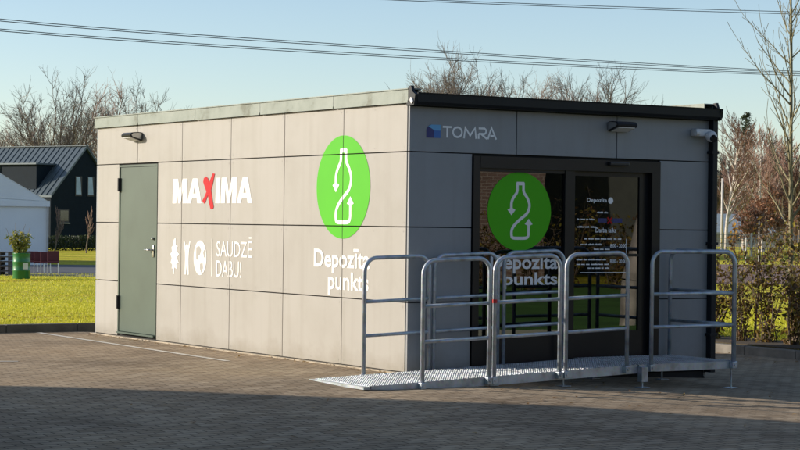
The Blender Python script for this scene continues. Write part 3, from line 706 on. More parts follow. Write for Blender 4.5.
# guard rails
def guard(a, b, bottom, label, top=1.13, plane='x', fixed=0., slope=0., low=-.07, deckz=0., clamp=True, taped=None):
    """inverted U frame between a and b; two bars between the posts"""
    def pt(t, h):
        z = deckz+slope*(t-a)+h
        return Vector((t, fixed, z)) if plane == 'x' else Vector((fixed, t, z))
    base = pt((a+b)/2, 0)
    G = empty('guard_rail', label, 'guard rail', base, 0, 'galvanised guard rails on the ramp')
    r = .0205; cr = .13
    def L(p): return p-base
    path = [pt(a, low)]
    s = 1 if b > a else -1
    n = 7
    path.append(pt(a, top-cr))
    for k in range(1, n): th = math.pi/2*k/n; path.append(pt(a+s*cr*(1-math.cos(th)), top-cr+cr*math.sin(th)))
    path.append(pt(a+s*cr, top)); path.append(pt(b-s*cr, top))
    for k in range(1, n): th = math.pi/2*k/n; path.append(pt(b-s*cr*(1-math.sin(th)), top-cr+cr*math.cos(th)))
    path.append(pt(b, top-cr)); path.append(pt(b, low))
    bm = bmesh.new(); tube(bm, [L(p) for p in path], r, 14); from_bm('frame', bm, MT['galv'], G, True)
    for h in (.705, .375):
        bm = bmesh.new(); tube(bm, [L(pt(a+s*.012, h)), L(pt(b-s*.012, h))], r*.86, 12); from_bm('bar', bm, MT['galv'], G, True)
    for t in (a, b):
        bm = bmesh.new(); c = L(pt(t, -.015))
        box(bm, c.x-.028, c.x+.028, c.y-.028, c.y+.028, c.z-.055, c.z+.012, .005)
        tube(bm, [(c.x, c.y-.04, c.z-.02), (c.x, c.y-.02, c.z-.02)], .012, 6)
        from_bm('clamp', bm, MT['galv'], G)
    if taped:
        bm = bmesh.new(); c = L(pt(a, taped)); tube(bm, [(c.x, c.y, c.z), (c.x, c.y, c.z+.035)], r+.002, 14); from_bm('tape', bm, MT['tapered'], G)
    return G
yn, yf = -1.15, -.10
sp = [(-.57, .185, 'first'), (.245, 1.025, 'second'), (1.10, 1.865, 'third')]
lab = {'first': 'leftmost', 'second': 'middle', 'third': 'rightmost'}
for a, b, o in sp:
    guard(a, b, 0, '%s of the three galvanised guard rails along the near edge of the ramp' % lab[o], fixed=yn, slope=.0335, deckz=zr(a), taped=.70 if o == 'second' else None)
    guard(a+.01, b+.01, 0, '%s of the three galvanised guard rails along the wall edge of the ramp' % lab[o], fixed=yf, slope=.0335, deckz=zr(a))
guard(2.18, 3.28, 0, 'galvanised guard rail along the near edge of the door platform', fixed=yn, deckz=PZ)
guard(-1.09, -.07, 0, 'galvanised guard rail across the right end of the door platform', fixed=3.345, plane='y', deckz=PZ)

# ------------------------------------------------------------------ plants
def prisms(name, segs, m, parent, n=3):
    vs = []; fs = []
    for p, q, ra, rb in segs:
        d = (q-p)
        if d.length < 1e-5: continue
        d.normalize(); a = d.orthogonal().normalized(); b = d.cross(a); o = len(vs)
        for c, r_ in ((p, ra), (q, rb)):
            for k in range(n):
                t = 2*math.pi*k/n; vs.append(c+(a*math.cos(t)+b*math.sin(t))*r_)
        for k in range(n): fs.append((o+k, o+(k+1) % n, o+n+(k+1) % n, o+n+k))
    return from_py(name, vs, fs, m, parent, smooth=(n > 4))
def leaves(name, pts, size, m, parent, rnd, flat_=.0):
    vs = []; fs = []
    for p in pts:
        s = size*rnd.uniform(.6, 1.4)
        n = Vector((rnd.gauss(0, 1), rnd.gauss(0, 1), rnd.gauss(0, 1)+flat_)).normalized(); a = n.orthogonal().normalized(); 
        a = (Matrix.Rotation(rnd.uniform(0, 6.28), 3, n) @ a); b = n.cross(a); o = len(vs)
        vs += [p-a*s, p-b*s*.5+n*s*.12, p+a*s, p+b*s*.5+n*s*.12]; fs.append((o, o+1, o+2, o+3))
    return from_py(name, vs, fs, m, parent)
def tree_segs(rnd, h, trunk_r, levels, nchild, spread, lenf, up=.35, first=.25, minr=.008, wob=.12, forks=1, taper=.55, lean=1.):
    """returns segments per level and tips"""
    out = [[] for _ in range(levels+1)]; tips = []
    def grow(p, d, L, r, lv):
        n = max(3, int(6-lv)) if lv else 9; pts = [p]; dd = d.copy()
        for i in range(n):
            dd = (dd+Vector((rnd.gauss(0, wob), rnd.gauss(0, wob), rnd.gauss(0, wob*.6)+up*.12*(lv > 0)))*(1 if lv else lean)).normalized()
            q = pts[-1]+dd*L/n; ra = r*(1-(1-taper)*i/n) if lv < levels else r*(1-.8*i/n); rb = r*(1-(1-taper)*(i+1)/n) if lv < levels else r*(1-.8*(i+1)/n)
            if lv == 0: rb = max(rb, minr); 
            out[lv].append((pts[-1], q, max(ra, minr), max(rb, minr*.8))); pts.append(q)
        tips.append((pts[-1], lv))
        if lv < levels:
            k = nchild[lv]
            f0 = first if lv == 0 else .15
            for j in range(k):
                t = f0+(1-f0)*(j+rnd.random())/k; i = min(n-1, int(t*n)); base = pts[i].lerp(pts[i+1], t*n-i)
                ax = (pts[i+1]-pts[i]).normalized(); o = ax.orthogonal().normalized(); o.rotate(Matrix.Rotation(rnd.uniform(0, 6.283), 3, ax))
                ang = spread[lv]*rnd.uniform(.7, 1.25); nd = (ax*math.cos(ang)+o*math.sin(ang)).normalized(); nd.z = nd.z*.8+up*.35; nd.normalize()
                grow(base, nd, L*lenf[lv]*(1.15-.6*t)*rnd.uniform(.75, 1.2), r*(1-(1-taper)*t)*.55, lv+1)
            if lv > 0 and lv < levels:
                grow(pts[-1], dd, L*.4, r*taper*.8, lv+1)
    for f in range(forks):
        d = Vector((rnd.gauss(0, .04)*lean, rnd.gauss(0, .04)*lean, 1)).normalized()
        if forks == 1: grow(Vector((0, 0, -.1)), d, h, trunk_r, 0)
        else:   # several limbs fanning out of a short bole
            if f == 0: out[0].append((Vector((0, 0, -.1)), Vector((0, 0, h*.22)), trunk_r*1.15, trunk_r*.95))
            a = 2*math.pi*(f+rnd.uniform(-.3, .3))/forks; ti = rnd.uniform(.08, .75) if f else .05
            d = Vector((math.cos(a)*math.sin(ti), math.sin(a)*math.sin(ti), math.cos(ti)))
            grow(Vector((0, 0, h*(.16+.05*(f % 2)))), d, h*(.80-.16*ti), trunk_r*.5, 0)
    return out, tips
def tree(name, label, loc, h, r, seed, levels=3, nchild=(16, 8, 6), spread=(.7, .6, .6), lenf=(.5, .5, .5), up=.5, first=.25, minr=.012, bark=None, twig=None, cat='tree', group=None,
         leaf=None, nleaf=0, leafs=.08, wob=.10, forks=1, leafz=(0, 1), taper=.45, lean=1.):
    rnd = random.Random(seed)
    T_ = empty(name, label, cat, loc, rnd.uniform(0, 6.28), group)
    out, tips = tree_segs(rnd, h, r, levels, nchild, spread, lenf, up, first, minr, wob, forks, taper, lean)
    if forks > 3:
        zm = max(s_[1].z for l in out for s_ in l); f_ = h/zm
        out = [[(s_[0]*f_, s_[1]*f_, s_[2], s_[3]) for s_ in l] for l in out]
    prisms('trunk', out[0]+out[1], bark or MT['bark'], T_, 6)
    tw = [s for l in out[2:] for s in l]
    prisms('crown', tw, twig or MT['twig'], T_, 3)
    if leaf:
        src = [s for s in tw if leafz[0]*h*1.0 <= s[1].z <= leafz[1]*h*1.25]
        pts = []
        for _ in range(nleaf):
            s = rnd.choice(src); pts.append(s[0].lerp(s[1], rnd.random())+Vector((rnd.gauss(0, leafs), rnd.gauss(0, leafs), rnd.gauss(0, leafs))))
        leaves('leaves', pts, leafs, leaf, T_, rnd)
    return T_
def crown_tree(name, label, loc, h, seed, width=.42, limbs=24, sub=9, twigs=6, fine=3, r=.2, minr=.010, bark=None, twig=None, leaf=None, nleaf=0, leafs=.1, leafz=(.2, .6), group=None, low=.2):
    """round open crown: limbs curve out of a short bole to a dome, then fork into finer twigs"""
    rnd = random.Random(seed); T_ = empty(name, label, 'tree', loc, rnd.uniform(0, 6.28), group)
    big = [(Vector((0, 0, -.1)), Vector((0, 0, h*.2)), r*1.2, r)]; small = []
    def curve(p0, d0, p1, n, ra, rb, out, jit):
        L = (p1-p0).length; c = p0+d0*L*.5; pts = []
        for i in range(n+1):
            t = i/n; q = p0*(1-t)**2+c*2*t*(1-t)+p1*t*t
            if 0 < i < n: q += Vector((rnd.gauss(0, jit), rnd.gauss(0, jit), rnd.gauss(0, jit)))
            pts.append(q)
        for i in range(n): out.append((pts[i], pts[i+1], ra+(rb-ra)*i/n, ra+(rb-ra)*(i+1)/n))
        return pts
    for k in range(limbs):
        el = rnd.uniform(low, 1.0); a = k*2.399963+rnd.uniform(-.2, .2); th = math.acos(min(1, el))
        R_ = rnd.uniform(.84, 1.0); tgt = Vector((math.cos(a)*math.sin(th)*width*h*R_, math.sin(a)*math.sin(th)*width*h*R_, h*(.38+.62*el*R_) if el > .5 else h*(.34+.66*el*R_)))
        z0 = h*(.10+.16*rnd.random()); p0 = Vector((0, 0, z0)); d0 = Vector((tgt.x*.5, tgt.y*.5, h*.35)).normalized()
        pts = curve(p0, d0, tgt, 9, r*.42, minr*1.3, big, h*.008)
        for j in range(sub):
            i = min(8, 2+int(6.9*(j+rnd.random())/sub)); b = pts[i].lerp(pts[min(9, i+1)], rnd.random()); ax = (pts[min(9, i+1)]-pts[i-1]).normalized()
            sd = Vector((rnd.gauss(0, 1), rnd.gauss(0, 1), rnd.gauss(0, .7))); sd = (sd-ax*sd.dot(ax)).normalized()
            L = h*(.21-.017*i)*rnd.uniform(.7, 1.25); d = (ax*.75+sd*.75+Vector((0, 0, .25))).normalized(); e = b+d*L+Vector((0, 0, L*.18))
            sp_ = curve(b, d, e, 4, minr*2.2, minr*1.1, small, L*.02)
            for q in range(twigs):
                m = rnd.randint(1, 4); b2 = sp_[m-1].lerp(sp_[m], rnd.random()); s2 = Vector((rnd.gauss(0, 1), rnd.gauss(0, 1), rnd.gauss(0, .8)+.3)).normalized()
                d2 = (d+s2*.8).normalized(); L2 = h*.065*rnd.uniform(.6, 1.4); e2 = b2+d2*L2; small.append((b2, e2, minr*1.05, minr*.7))
                for _ in range(fine):
                    b3 = b2.lerp(e2, rnd.random()); d3 = (d2+Vector((rnd.gauss(0, .5), rnd.gauss(0, .5), rnd.gauss(0, .4)+.2))).normalized(); small.append((b3, b3+d3*L2*rnd.uniform(.35, .7), minr*.75, minr*.45))
    prisms('trunk', big, bark or MT['bark'], T_, 5); prisms('crown', small, twig or MT['twig'], T_, 3)
    if leaf:
        src = [q for q in small if leafz[0]*h <= q[1].z <= leafz[1]*h]; pts = []
        for _ in range(nleaf): q = rnd.choice(src); pts.append(q[1]+Vector((rnd.gauss(0, leafs), rnd.gauss(0, leafs), rnd.gauss(0, leafs))))
        leaves('leaves', pts, leafs, leaf, T_, rnd)
    return T_
GB = 'bare trees behind the houses and kiosk'
# behind the charcoal house (left)
def far_tree(px, ptop, D, seed, label, **kw):
    z = -.3; top = at(px, ptop, D).z; p = flat(px, D, z); h = (top-z)
    return tree('bare_tree', label, p, h*kw.pop('hf', .82), kw.pop('r', .2), seed, group=GB, **kw)
def ft(px, py, D, seed, label, **kw):
    z = -.3; p = flat(px, D, z); h = at(px, py, D).z-z
    crown_tree('bare_tree', label, p, h, seed, group=GB, **kw)
ft(56, 75, 150, 11, 'tall wide bare tree right behind the roof of the charcoal house', limbs=32, width=.40, sub=11, twigs=6, fine=2, minr=.0125, leaf=MT['orange'], nleaf=150, leafs=.10, leafz=(.2, .55))
ft(92, 100, 162, 12, 'bare tree with a few orange leaves between the charcoal house and kiosk', limbs=18, width=.36, minr=.012, leaf=MT['orange'], nleaf=420, leafs=.10, leafz=(.3, .8))
ft(112, 86, 166, 13, 'reddish bare tree just left above the kiosk roof', twig=MT['redtwig'], limbs=20, width=.34, minr=.012, sub=11)
ft(150, 90, 150, 14, 'bare tree fanning up above the kiosk roof near the side door', limbs=28, width=.42, minr=.012, sub=10)
ft(20, 126, 175, 15, 'low brown bare tree far behind the left end of the charcoal house', twig=MT['redtwig'], width=.55)
ft(-18, 120, 175, 16, 'bare tree beyond the left side of the white tent roof', width=.5)
ft(44, 122, 178, 17, 'low reddish bare tree behind the middle of the charcoal roof', twig=MT['redtwig'], width=.55)
# above the kiosk roof
ft(457, 58, 110, 21, 'tallest round-crowned bare tree above the gutter near the kiosk corner', limbs=50, width=.40, sub=12, twigs=7, minr=.0095)
ft(480, 66, 112, 25, 'bare tree with crossing twigs just right of the tallest round crown', limbs=34, width=.36, sub=11, twigs=7, minr=.009)
ft(433, 72, 114, 26, 'low bare tree rising over the kiosk corner left of the tallest round crown', limbs=30, width=.34, sub=10, twigs=6, minr=.009)
ft(575, 80, 119, 27, 'thin bare tree between the small one and the wide fanned one', limbs=26, width=.36, sub=10, twigs=6, minr=.009, twig=MT['redtwig'])
ft(508, 80, 118, 22, 'low bare tree behind the kiosk roof between two taller crowns', minr=.0095, twig=MT['redtwig'], width=.42)
ft(545, 80, 122, 23, 'small bare tree behind the roof just left of the rightmost crown', minr=.0095, width=.40)
ft(598, 73, 115, 24, 'wide bare tree with fanned twigs behind the right half of the roof', limbs=40, width=.42, sub=10, twigs=7, minr=.0095)
# right background
GR = 'trees beyond the hedge on the right'
def rt(px, ptop, D, seed, label, name='bare_tree', **kw):
    z = -.3; h = at(px, ptop, D).z-z
    return tree(name, label, flat(px, D, z), h*kw.pop('hf', .85), kw.pop('r', .16), seed, group=GR, **kw)
rt(726, 122, 140, 31, 'birch with a leaning pale stem next to the downpipe', 'birch_tree', bark=MT['birch'], twig=MT['redtwig'], levels=3, nchild=(20, 9, 6), lenf=(.34, .5, .5), minr=.014, r=.15, wob=.05)
rt(744, 112, 150, 32, 'pale-stemmed birch in front of the conifer top', 'birch_tree', bark=MT['birch'], twig=MT['redtwig'], levels=3, nchild=(24, 10, 6), lenf=(.32, .5, .5), minr=.014, wob=.05, up=.6, r=.17)
rt(763, 118, 145, 33, 'reddish bare tree between the birches and the rust-leaved tree', bark=MT['birch'], twig=MT['redtwig'], levels=3, nchild=(24, 10, 6), lenf=(.36, .5, .5), minr=.014, wob=.05, up=.6, forks=2)
rt(778, 112, 160, 34, 'reddish bare tree behind the stem of the young tree', bark=MT['bark'], twig=MT['redtwig'], levels=3, nchild=(24, 10, 6), lenf=(.36, .5, .5), minr=.016, forks=6, up=.6, wob=.06)
rt(800, 118, 150, 35, 'reddish bare tree at the right edge beyond the fence', bark=MT['bark'], twig=MT['redtwig'], levels=3, nchild=(24, 10, 6), lenf=(.36, .5, .5), minr=.016, forks=6, up=.6, wob=.06)
rt(832, 110, 155, 36, 'reddish bare tree right of the photo edge', bark=MT['bark'], twig=MT['redtwig'], levels=3, nchild=(20, 9, 6), lenf=(.36, .5, .5), minr=.016, forks=6, up=.6, wob=.06)
rt(708, 128, 165, 37, 'grey green bare tree half hidden behind the downpipe', bark=MT['bark'], twig=MT['twig'], levels=3, nchild=(20, 9, 6), lenf=(.36, .5, .5), minr=.016, forks=6, up=.6, wob=.06)
rt(778, 182, 128, 38, 'broad rust-leaved tree behind the wire fence', 'rust_tree', levels=3, nchild=(14, 8, 5), lenf=(.5, .5, .5), first=.1, minr=.012, leaf=MT['rust'], nleaf=6500, leafs=.08, forks=3, r=.1, up=.2)
rt(752, 205, 124, 39, 'small rust-leaved bush left of the broad rust-leaved tree', 'rust_tree', levels=3, nchild=(12, 7, 5), lenf=(.5, .5, .5), first=.08, minr=.012, leaf=MT['rust'], nleaf=2500, leafs=.08, forks=3, r=.07, up=.2)
# conifer
T_ = empty('conifer_tree', 'dark pointed conifer rising behind the birches', 'tree', flat(745, 185, -.3))
hh = at(745, 112, 185).z+.3
rnd = random.Random(5); segs_ = [(Vector((0, 0, 0)), Vector((0, 0, hh)), .22, .03)]; prisms('trunk', segs_, MT['bark'], T_, 6)
pts = []
for k in range(110):
    z = hh*(.15+.85*k/110); L = (hh-z)*.26+.25; a = rnd.uniform(0, 6.28)
    for j in range(30):
        t = rnd.random(); pts.append(Vector((math.cos(a)*L*t, math.sin(a)*L*t, z-.25*L*t+rnd.gauss(0, .08)))+Vector((rnd.gauss(0, .12), rnd.gauss(0, .12), 0)))
leaves('crown', pts, .11, MT['needles'], T_, rnd)
# dull wood far away that closes the horizon on both sides
rnd = random.Random(77); vs = []; fs = []
for px in range(-900, 1700, 1):
    for _ in range(5 if -200 < px < 1000 else 3):
        D = rnd.uniform(230, 300); b = flat(px+rnd.random()*1, D, -.3); h = (5.5+2.5*noise.noise(Vector((px*.03, 0, 0)))+rnd.uniform(-1.8, 1.2))
        q = b+Vector((rnd.gauss(0, .7), rnd.gauss(0, .7), h)); w_ = .06; o = len(vs)
        m_ = b.lerp(q, .6)
        vs += [b-r0*w_*2, b+r0*w_*2, q]; fs.append((o, o+1, o+2))
        for _2 in range(5):
            s = b.lerp(q, rnd.uniform(.2, .9)); e = s+Vector((rnd.gauss(0, 1.1), rnd.gauss(0, 1.1), rnd.uniform(.5, 1.9))); o = len(vs)
            vs += [s-Vector((0, 0, .06)), s+Vector((0, 0, .06)), e]; fs.append((o, o+1, o+2))
o = from_py('far_woodland', vs, fs, MT['redtwig']); tag(o, 'distant bare woodland along the horizon', 'woodland', kind='stuff')

# young tree beside the hedge
def young(px, py, D, label, h, seed, r=.036, **kw):
    p = flat(px, D, -.14)
    return tree('young_tree', label, p, h, r, seed, levels=2, nchild=(38, 10), spread=(.8, .6), lenf=(.20, .28), up=.75, first=.27, minr=.0045, bark=MT['young'], twig=MT['young'], wob=.10, taper=.25, lean=.05, **kw)
young(792, 345, 28.3, 'slender bare young tree standing in the hedge strip at the right edge', 5.9, 52, r=.043)
# hedge of single shrubs
protos = []
def shrub(seed, h):
    rnd = random.Random(seed); T_ = empty('hedge_shrub', '', 'shrub', (0, 0, 0)); segs_ = []; pts = []
    for k in range(15):
        a = rnd.uniform(0, 6.28); d = Vector((math.cos(a)*.2, math.sin(a)*.2, 1)).normalized(); p = Vector((rnd.gauss(0, .05), rnd.gauss(0, .05), 0)); L = h*rnd.uniform(.6, 1.05)
        for i in range(8):
            d = (d+Vector((rnd.gauss(0, .10), rnd.gauss(0, .10), .02))).normalized(); q = p+d*L/8
            segs_.append((p, q, .009*(1-i/9), .009*(1-(i+1)/9)))
            dens = (10, 10, 9, 7, 6, 4, 3, 2)[i]
            if rnd.random() < .3: dens = 0
            for _ in range(dens):
                o = p.lerp(q, rnd.random())+Vector((rnd.gauss(0, .06), rnd.gauss(0, .06), rnd.gauss(0, .04))); pts.append(o)
            if i > 1 and rnd.random() < .7:
                e = q+Vector((rnd.gauss(0, .16), rnd.gauss(0, .16), rnd.uniform(.02, .18))); segs_.append((q, e, .004, .002))
                for _ in range(8): pts.append(q.lerp(e, rnd.random())+Vector((rnd.gauss(0, .03), rnd.gauss(0, .03), rnd.gauss(0, .03))))
            p = q
    prisms('stem', segs_, MT['bark'], T_, 4); leaves('leaves', pts, .036, MT['hedge'], T_, rnd); return T_
GH = 'yellowing hedge shrubs along the right kerb'
protos = [shrub(s, h) for s, h in ((1, 1.75), (2, 1.5), (3, 1.95))]
first_used = [False]*3
ys = [-4.2+.50*i for i in range(26)]
for i, y in enumerate(ys):
    k = (i*7) % 3
    o = protos[k] if not first_used[k] else copy_tree(protos[k]); first_used[k] = True
    o.location = (8.85+R.uniform(-.12, .15), y+R.uniform(-.08, .08), zt(8.8, y)-.01); o.rotation_euler = (0, 0, R.uniform(0, 6.28)); s = R.uniform(.85, 1.12); o.scale = (s, s, s*R.uniform(.9, 1.1))
    tag(o, 'yellow green thin-stemmed shrub in the hedge row behind the right kerb', 'shrub', GH)
boxobj('hedge_soil', (8.36, 9.5, -8, 9.5, -.4, -.135), MT['soil']); tag(bpy.data.objects['hedge_soil'], kind='structure')
bpy.data.objects['hedge_soil'].name = 'soil'

# ------------------------------------------------------------------ grass blades and litter
def tuftz(x, y): return zt(x, y)
rnd = random.Random(3); vs = []; fs = []
def blades(n, x0, x1, y0, y1, hmin, hmax, wd):
    for _ in range(n):
        x = rnd.uniform(x0, x1); y = rnd.uniform(y0, y1); z = zt(x, y)
        a = rnd.uniform(0, 6.28); h = rnd.uniform(hmin, hmax)*(1+.5*noise.noise(Vector((x*.9, y*.9, 0)))); o = len(vs); c, s = math.cos(a)*wd, math.sin(a)*wd
        lx, ly = rnd.gauss(0, h*.5), rnd.gauss(0, h*.5)
        vs.extend([(x-c, y-s, z-.005), (x+c, y+s, z-.005), (x+lx, y+ly, z+h)]); fs.append((o, o+1, o+2))
blades(90000, -6, 7, 8.22, 20, .012, .038, .006)
blades(50000, -4, 16, 20, 44, .012, .045, .012)
blades(40000, 9.3, 18, 3, 14, .04, .10, .008)
tag(from_py('grass', vs, fs, MT['blade']), 'yellow green mown grass in the low sun', 'grass', kind='stuff')
rnd = random.Random(9); pts = []
for _ in range(150):
    x = rnd.uniform(-4, 8.1); y = rnd.uniform(-7, 3) if x > 4.2 else rnd.uniform(-7, -1.4); pts.append(Vector((x, y, zp(x, y)+.012)))
for _ in range(260): x = 8.2-abs(rnd.gauss(0, .7)); y = rnd.uniform(-5, 8); pts.append(Vector((x, y, zp(x, y)+.012)))
for _ in range(90): x = -.02-abs(rnd.gauss(0, .12)); y = rnd.uniform(.2, 7.6); pts.append(Vector((x-.05, y, zp(x, y)+.012)))
for _ in range(45): x = rnd.uniform(-.3, 1.9); y = rnd.uniform(-1.5, -.2); pts.append(Vector((x, y, zp(x, y)+.012)))
for _ in range(500): x = rnd.uniform(-6, 6); y = rnd.uniform(8.3, 24); pts.append(Vector((x, y, zt(x, y)+.05)))
lo = leaves('fallen_leaves', pts, .026, MT['litter'], None, rnd, 6.); tag(lo, 'dry brown leaves fallen on the paving and lawn', 'fallen leaves', kind='stuff')

# ------------------------------------------------------------------ left background
# charcoal house with standing seam roof
E1 = Vector((r0.x, r0.y, 0))*math.cos(math.radians(56))+Vector((fw.x, fw.y, 0))*math.sin(math.radians(56)); E1.normalize(); E2 = Vector((-E1.y, E1.x, 0))
hp = flat(50.5, 122, -.3)
H = empty('charcoal_house', 'charcoal gabled house with a standing seam metal roof and long dormer', 'house', hp, math.atan2(E1.y, E1.x))
# local frame: x along the gable (to the right, away), y along the long side (to the left, away), gable face at y=0
HS, HE, HR = 3.05, 3.25, 6.30      # half span, eave, ridge
LEN = 16
bm = bmesh.new(); prism(bm, [(0, 0), (2*HS, 0), (2*HS, HE), (HS, HR-.03), (0, HE)], .0, LEN, 1); w_ = from_bm('wall', bm, MT['darkclad'], H)
bm = bmesh.new()
for sx in (-1, 1):
    A = [(HS, HR), (HS+sx*(HS+.12), HE-.12), (HS+sx*(HS+.12), HE-.0), (HS, HR+.12)]
    prism(bm, A, -.15, LEN+.15, 1)
k = 0
sl = Vector((-(HS+.12), 0, -(HR-HE+.12)))
while k*.45 < LEN+.3:
    y = -.15+k*.45
    for sx in (-1, 1):
        p = Vector((HS, y, HR+.13)); q = Vector((HS+sx*(HS+.12), y, HE+.02))
        nrm = Vector((sx*(HR-HE), 0, HS)).normalized()*.035
        v = [bm.verts.new(t) for t in (p-Vector((0, .02, 0)), q-Vector((0, .02, 0)), q-Vector((0, .02, 0))+nrm, p-Vector((0, .02, 0))+nrm, p+Vector((0, .02, 0)), q+Vector((0, .02, 0)), q+Vector((0, .02, 0))+nrm, p+Vector((0, .02, 0))+nrm)]
        for f_ in ((0, 1, 2, 3), (7, 6, 5, 4), (3, 2, 6, 7), (0, 3, 7, 4), (1, 5, 6, 2)): bm.faces.new([v[i] for i in f_])
    k += 1
box(bm, HS-.12, HS+.12, -.16, LEN+.16, HR+.13, HR+.17)
rf = from_bm('roof', bm, MT['roofmetal'], H)
# chimney-like bracket on the roof
bm = bmesh.new(); tube(bm, [(1.9, 7.4, 5.2), (1.6, 7.4, 5.65)], .06, 6); tube(bm, [(1.6, 7.4, 5.65), (1.6, 8.1, 5.6)], .05, 6); from_bm('roof_hook', bm, MT['black'], rf)
# long dormer
dz = HR-1.0
bm = bmesh.new(); prism(bm, [(.25, HE-.3), (.25, dz-.12), (HS-1.0, dz-.02), (HS-.9, dz-.2), (.6, HE-.3)], 1.5, LEN-2, 1); dm = from_bm('dormer', bm, MT['darkclad'], H)
bm = bmesh.new(); box(bm, .05, HS-.9, 1.35, LEN-1.9, dz-.11, dz-.02); from_bm('dormer_roof', bm, MT['roofmetal'], dm)
for y0 in (4.7, 7.7):
    bm = bmesh.new(); box(bm, .16, .26, y0, y0+1.35, HE-.1, dz-.2); fr_ = from_bm('window', bm, MT['winframe'], H)
    boxobj('pane', (.12, .17, y0+.35, y0+1.15, HE-.1, dz-.75), MT['winglass'], fr_)
    boxobj('lintel', (.12, .17, y0+.35, y0+1.15, dz-.6, dz-.5), MT['winglass'], fr_)
for x0 in (2.15, 3.25):
    bm = bmesh.new(); box(bm, x0, x0+.6, -.03, .05, 3.25, 4.5); fr_ = from_bm('window', bm, MT['black'], H)
    bm = bmesh.new(); prism(bm, [(x0+.06, 3.36), (x0+.54, 3.36), (x0+.42, 4.45), (x0+.06, 4.45)], -.045, -.032, 1); from_bm('blind', bm, MT['blind'], fr_)
fr_ = boxobj('window', (.75, 1.6, -.03, .05, 1.55, 2.4), MT['black'], H)
boxobj('pane', (.82, 1.53, -.045, -.031, 1.68, 2.33), MT['winglass'], fr_); boxobj('sill', (.7, 1.65, -.10, -.031, 1.50, 1.56), MT['winframe'], fr_)
# low chimney box right
boxobj('chimney', (HS+.9, HS+1.3, 3, 3.6, HE+1.2, HR-.1), MT['darkclad'], rf)
# clipped dark hedge below the gable
rnd = random.Random(22); pts = []
for _ in range(9000):
    u = rnd.uniform(-11, 5); pts.append(Vector((u, rnd.uniform(-.4, .4), rnd.uniform(0, .85)+.1*noise.noise(Vector((u, 0, 3))))))
hd = empty('clipped_hedge', 'low dark clipped hedge in front of the charcoal house', 'hedge', flat(80, 112, -.3), math.atan2(r0.y, r0.x))
leaves('foliage', pts, .07, MT['hedgedark'], hd, rnd)
# white tent
tp = flat(48, 76, -.3); TA = math.atan2(r0.y, r0.x)
Tn = empty('white_tent', 'large white pitched-roof party tent at the left edge', 'tent', tp, TA+math.radians(14))
ez = at(48, 201, 76).z+.3; az = at(0, 170, 76).z+.3+1.6
bm = bmesh.new(); W2 = 4.6
box(bm, -2*W2, -.03, .02, 10, 0, ez-.02)
from_bm('side_sheet', bm, MT['tent'], Tn)
bm = bmesh.new(); n = 14
vs = []; fs = []
pk = at(0, 170, 76).z+.3; slope = (pk-ez)/(48*76/F_PX)
for j in range(2):
    y = (-.08, 10.1)[j]
    for i in range(n+1):
        t = i/n; x = .05-2*W2*t; hgt = ez+slope*(W2-abs(-x-W2)) - .12*math.sin(math.pi*min(1, (abs(abs(-x-W2)-W2))/W2))
        vs.append((x, y, hgt))
fs = [(i, i+1, n+1+i+1, n+1+i) for i in range(n)]
o = from_py('roof', vs, fs, MT['tent'], Tn, True)
gv_ = [v for v in vs[:n+1]]+[(.05-2*W2, -.08, ez), (.05, -.08, ez)]
from_py('gable_sheet', [(a, b+.03, c) for a, b, c in gv_], [tuple(range(n+1))+(n+1, n+2)], MT['tent'], Tn)
boxobj('valance', (-2*W2, .06, -.09, -.07, ez-.22, ez), MT['tent'], Tn)
for x in (-.02, -W2, -2*W2): boxobj('pole', (x-.04, x+.04, -.06, .015, 0, ez-.02), MT['pole'], Tn)
# green drum planter
Dm = 58.5; dp = flat(22, Dm, -.3); sc = Dm/F_PX
B = empty('green_drum', 'green ribbed steel drum used as a planter on the far path', 'drum', dp)
rd = 8.6*sc; hd_ = 26*sc
prof = [(rd*.98, 0), (rd, .02)]
for z in (.33, .66): prof += [(rd, hd_*z-.02), (rd*1.035, hd_*z), (rd, hd_*z+.02)]
prof += [(rd, hd_-.02), (rd*1.03, hd_), (rd*.94, hd_), (rd*.94, hd_-.06)]
bm = bmesh.new(); lathe(bm, prof, 28); from_bm('shell', bm, MT['drum'], B, True)
bm = bmesh.new()
a0 = math.atan2(-fw.y, -fw.x)
v = []
for k in range(7):
    a = a0+.35+.11*k; v.append([bm.verts.new((math.cos(a)*(rd+.004), math.sin(a)*(rd+.004), z)) for z in (hd_*.38, hd_*.62)])
for A, Bv in zip(v, v[1:]): bm.faces.new((A[0], Bv[0], Bv[1], A[1]))
from_bm('sticker', bm, MT['whitepl'], B)
Pt = empty('potted_shrub', 'leafy yellow green shrub growing out of the green drum', 'plant', dp+Vector((0, 0, hd_-.06)))
rnd = random.Random(41); segs_ = []; pts = []
for k in range(8):
    a = rnd.uniform(0, 6.28); p = Vector((math.cos(a)*.1, math.sin(a)*.1, 0)); d = Vector((math.cos(a)*.28, math.sin(a)*.28, 1)).normalized(); L = rnd.uniform(.45, .75)
    for i in range(6):
        d = (d+Vector((rnd.gauss(0, .1), rnd.gauss(0, .1), 0))).normalized(); q = p+d*L/6; segs_.append((p, q, .012, .009))
        for _ in range(22): pts.append(p.lerp(q, rnd.random())+Vector((rnd.gauss(0, .055), rnd.gauss(0, .055), rnd.gauss(0, .03))))
        p = q
    segs_.append((p, p+d*.25, .007, .004))
prisms('stem', segs_, MT['bark'], Pt, 4); leaves('leaves', pts, .05, MT['potleaf'], Pt, rnd)
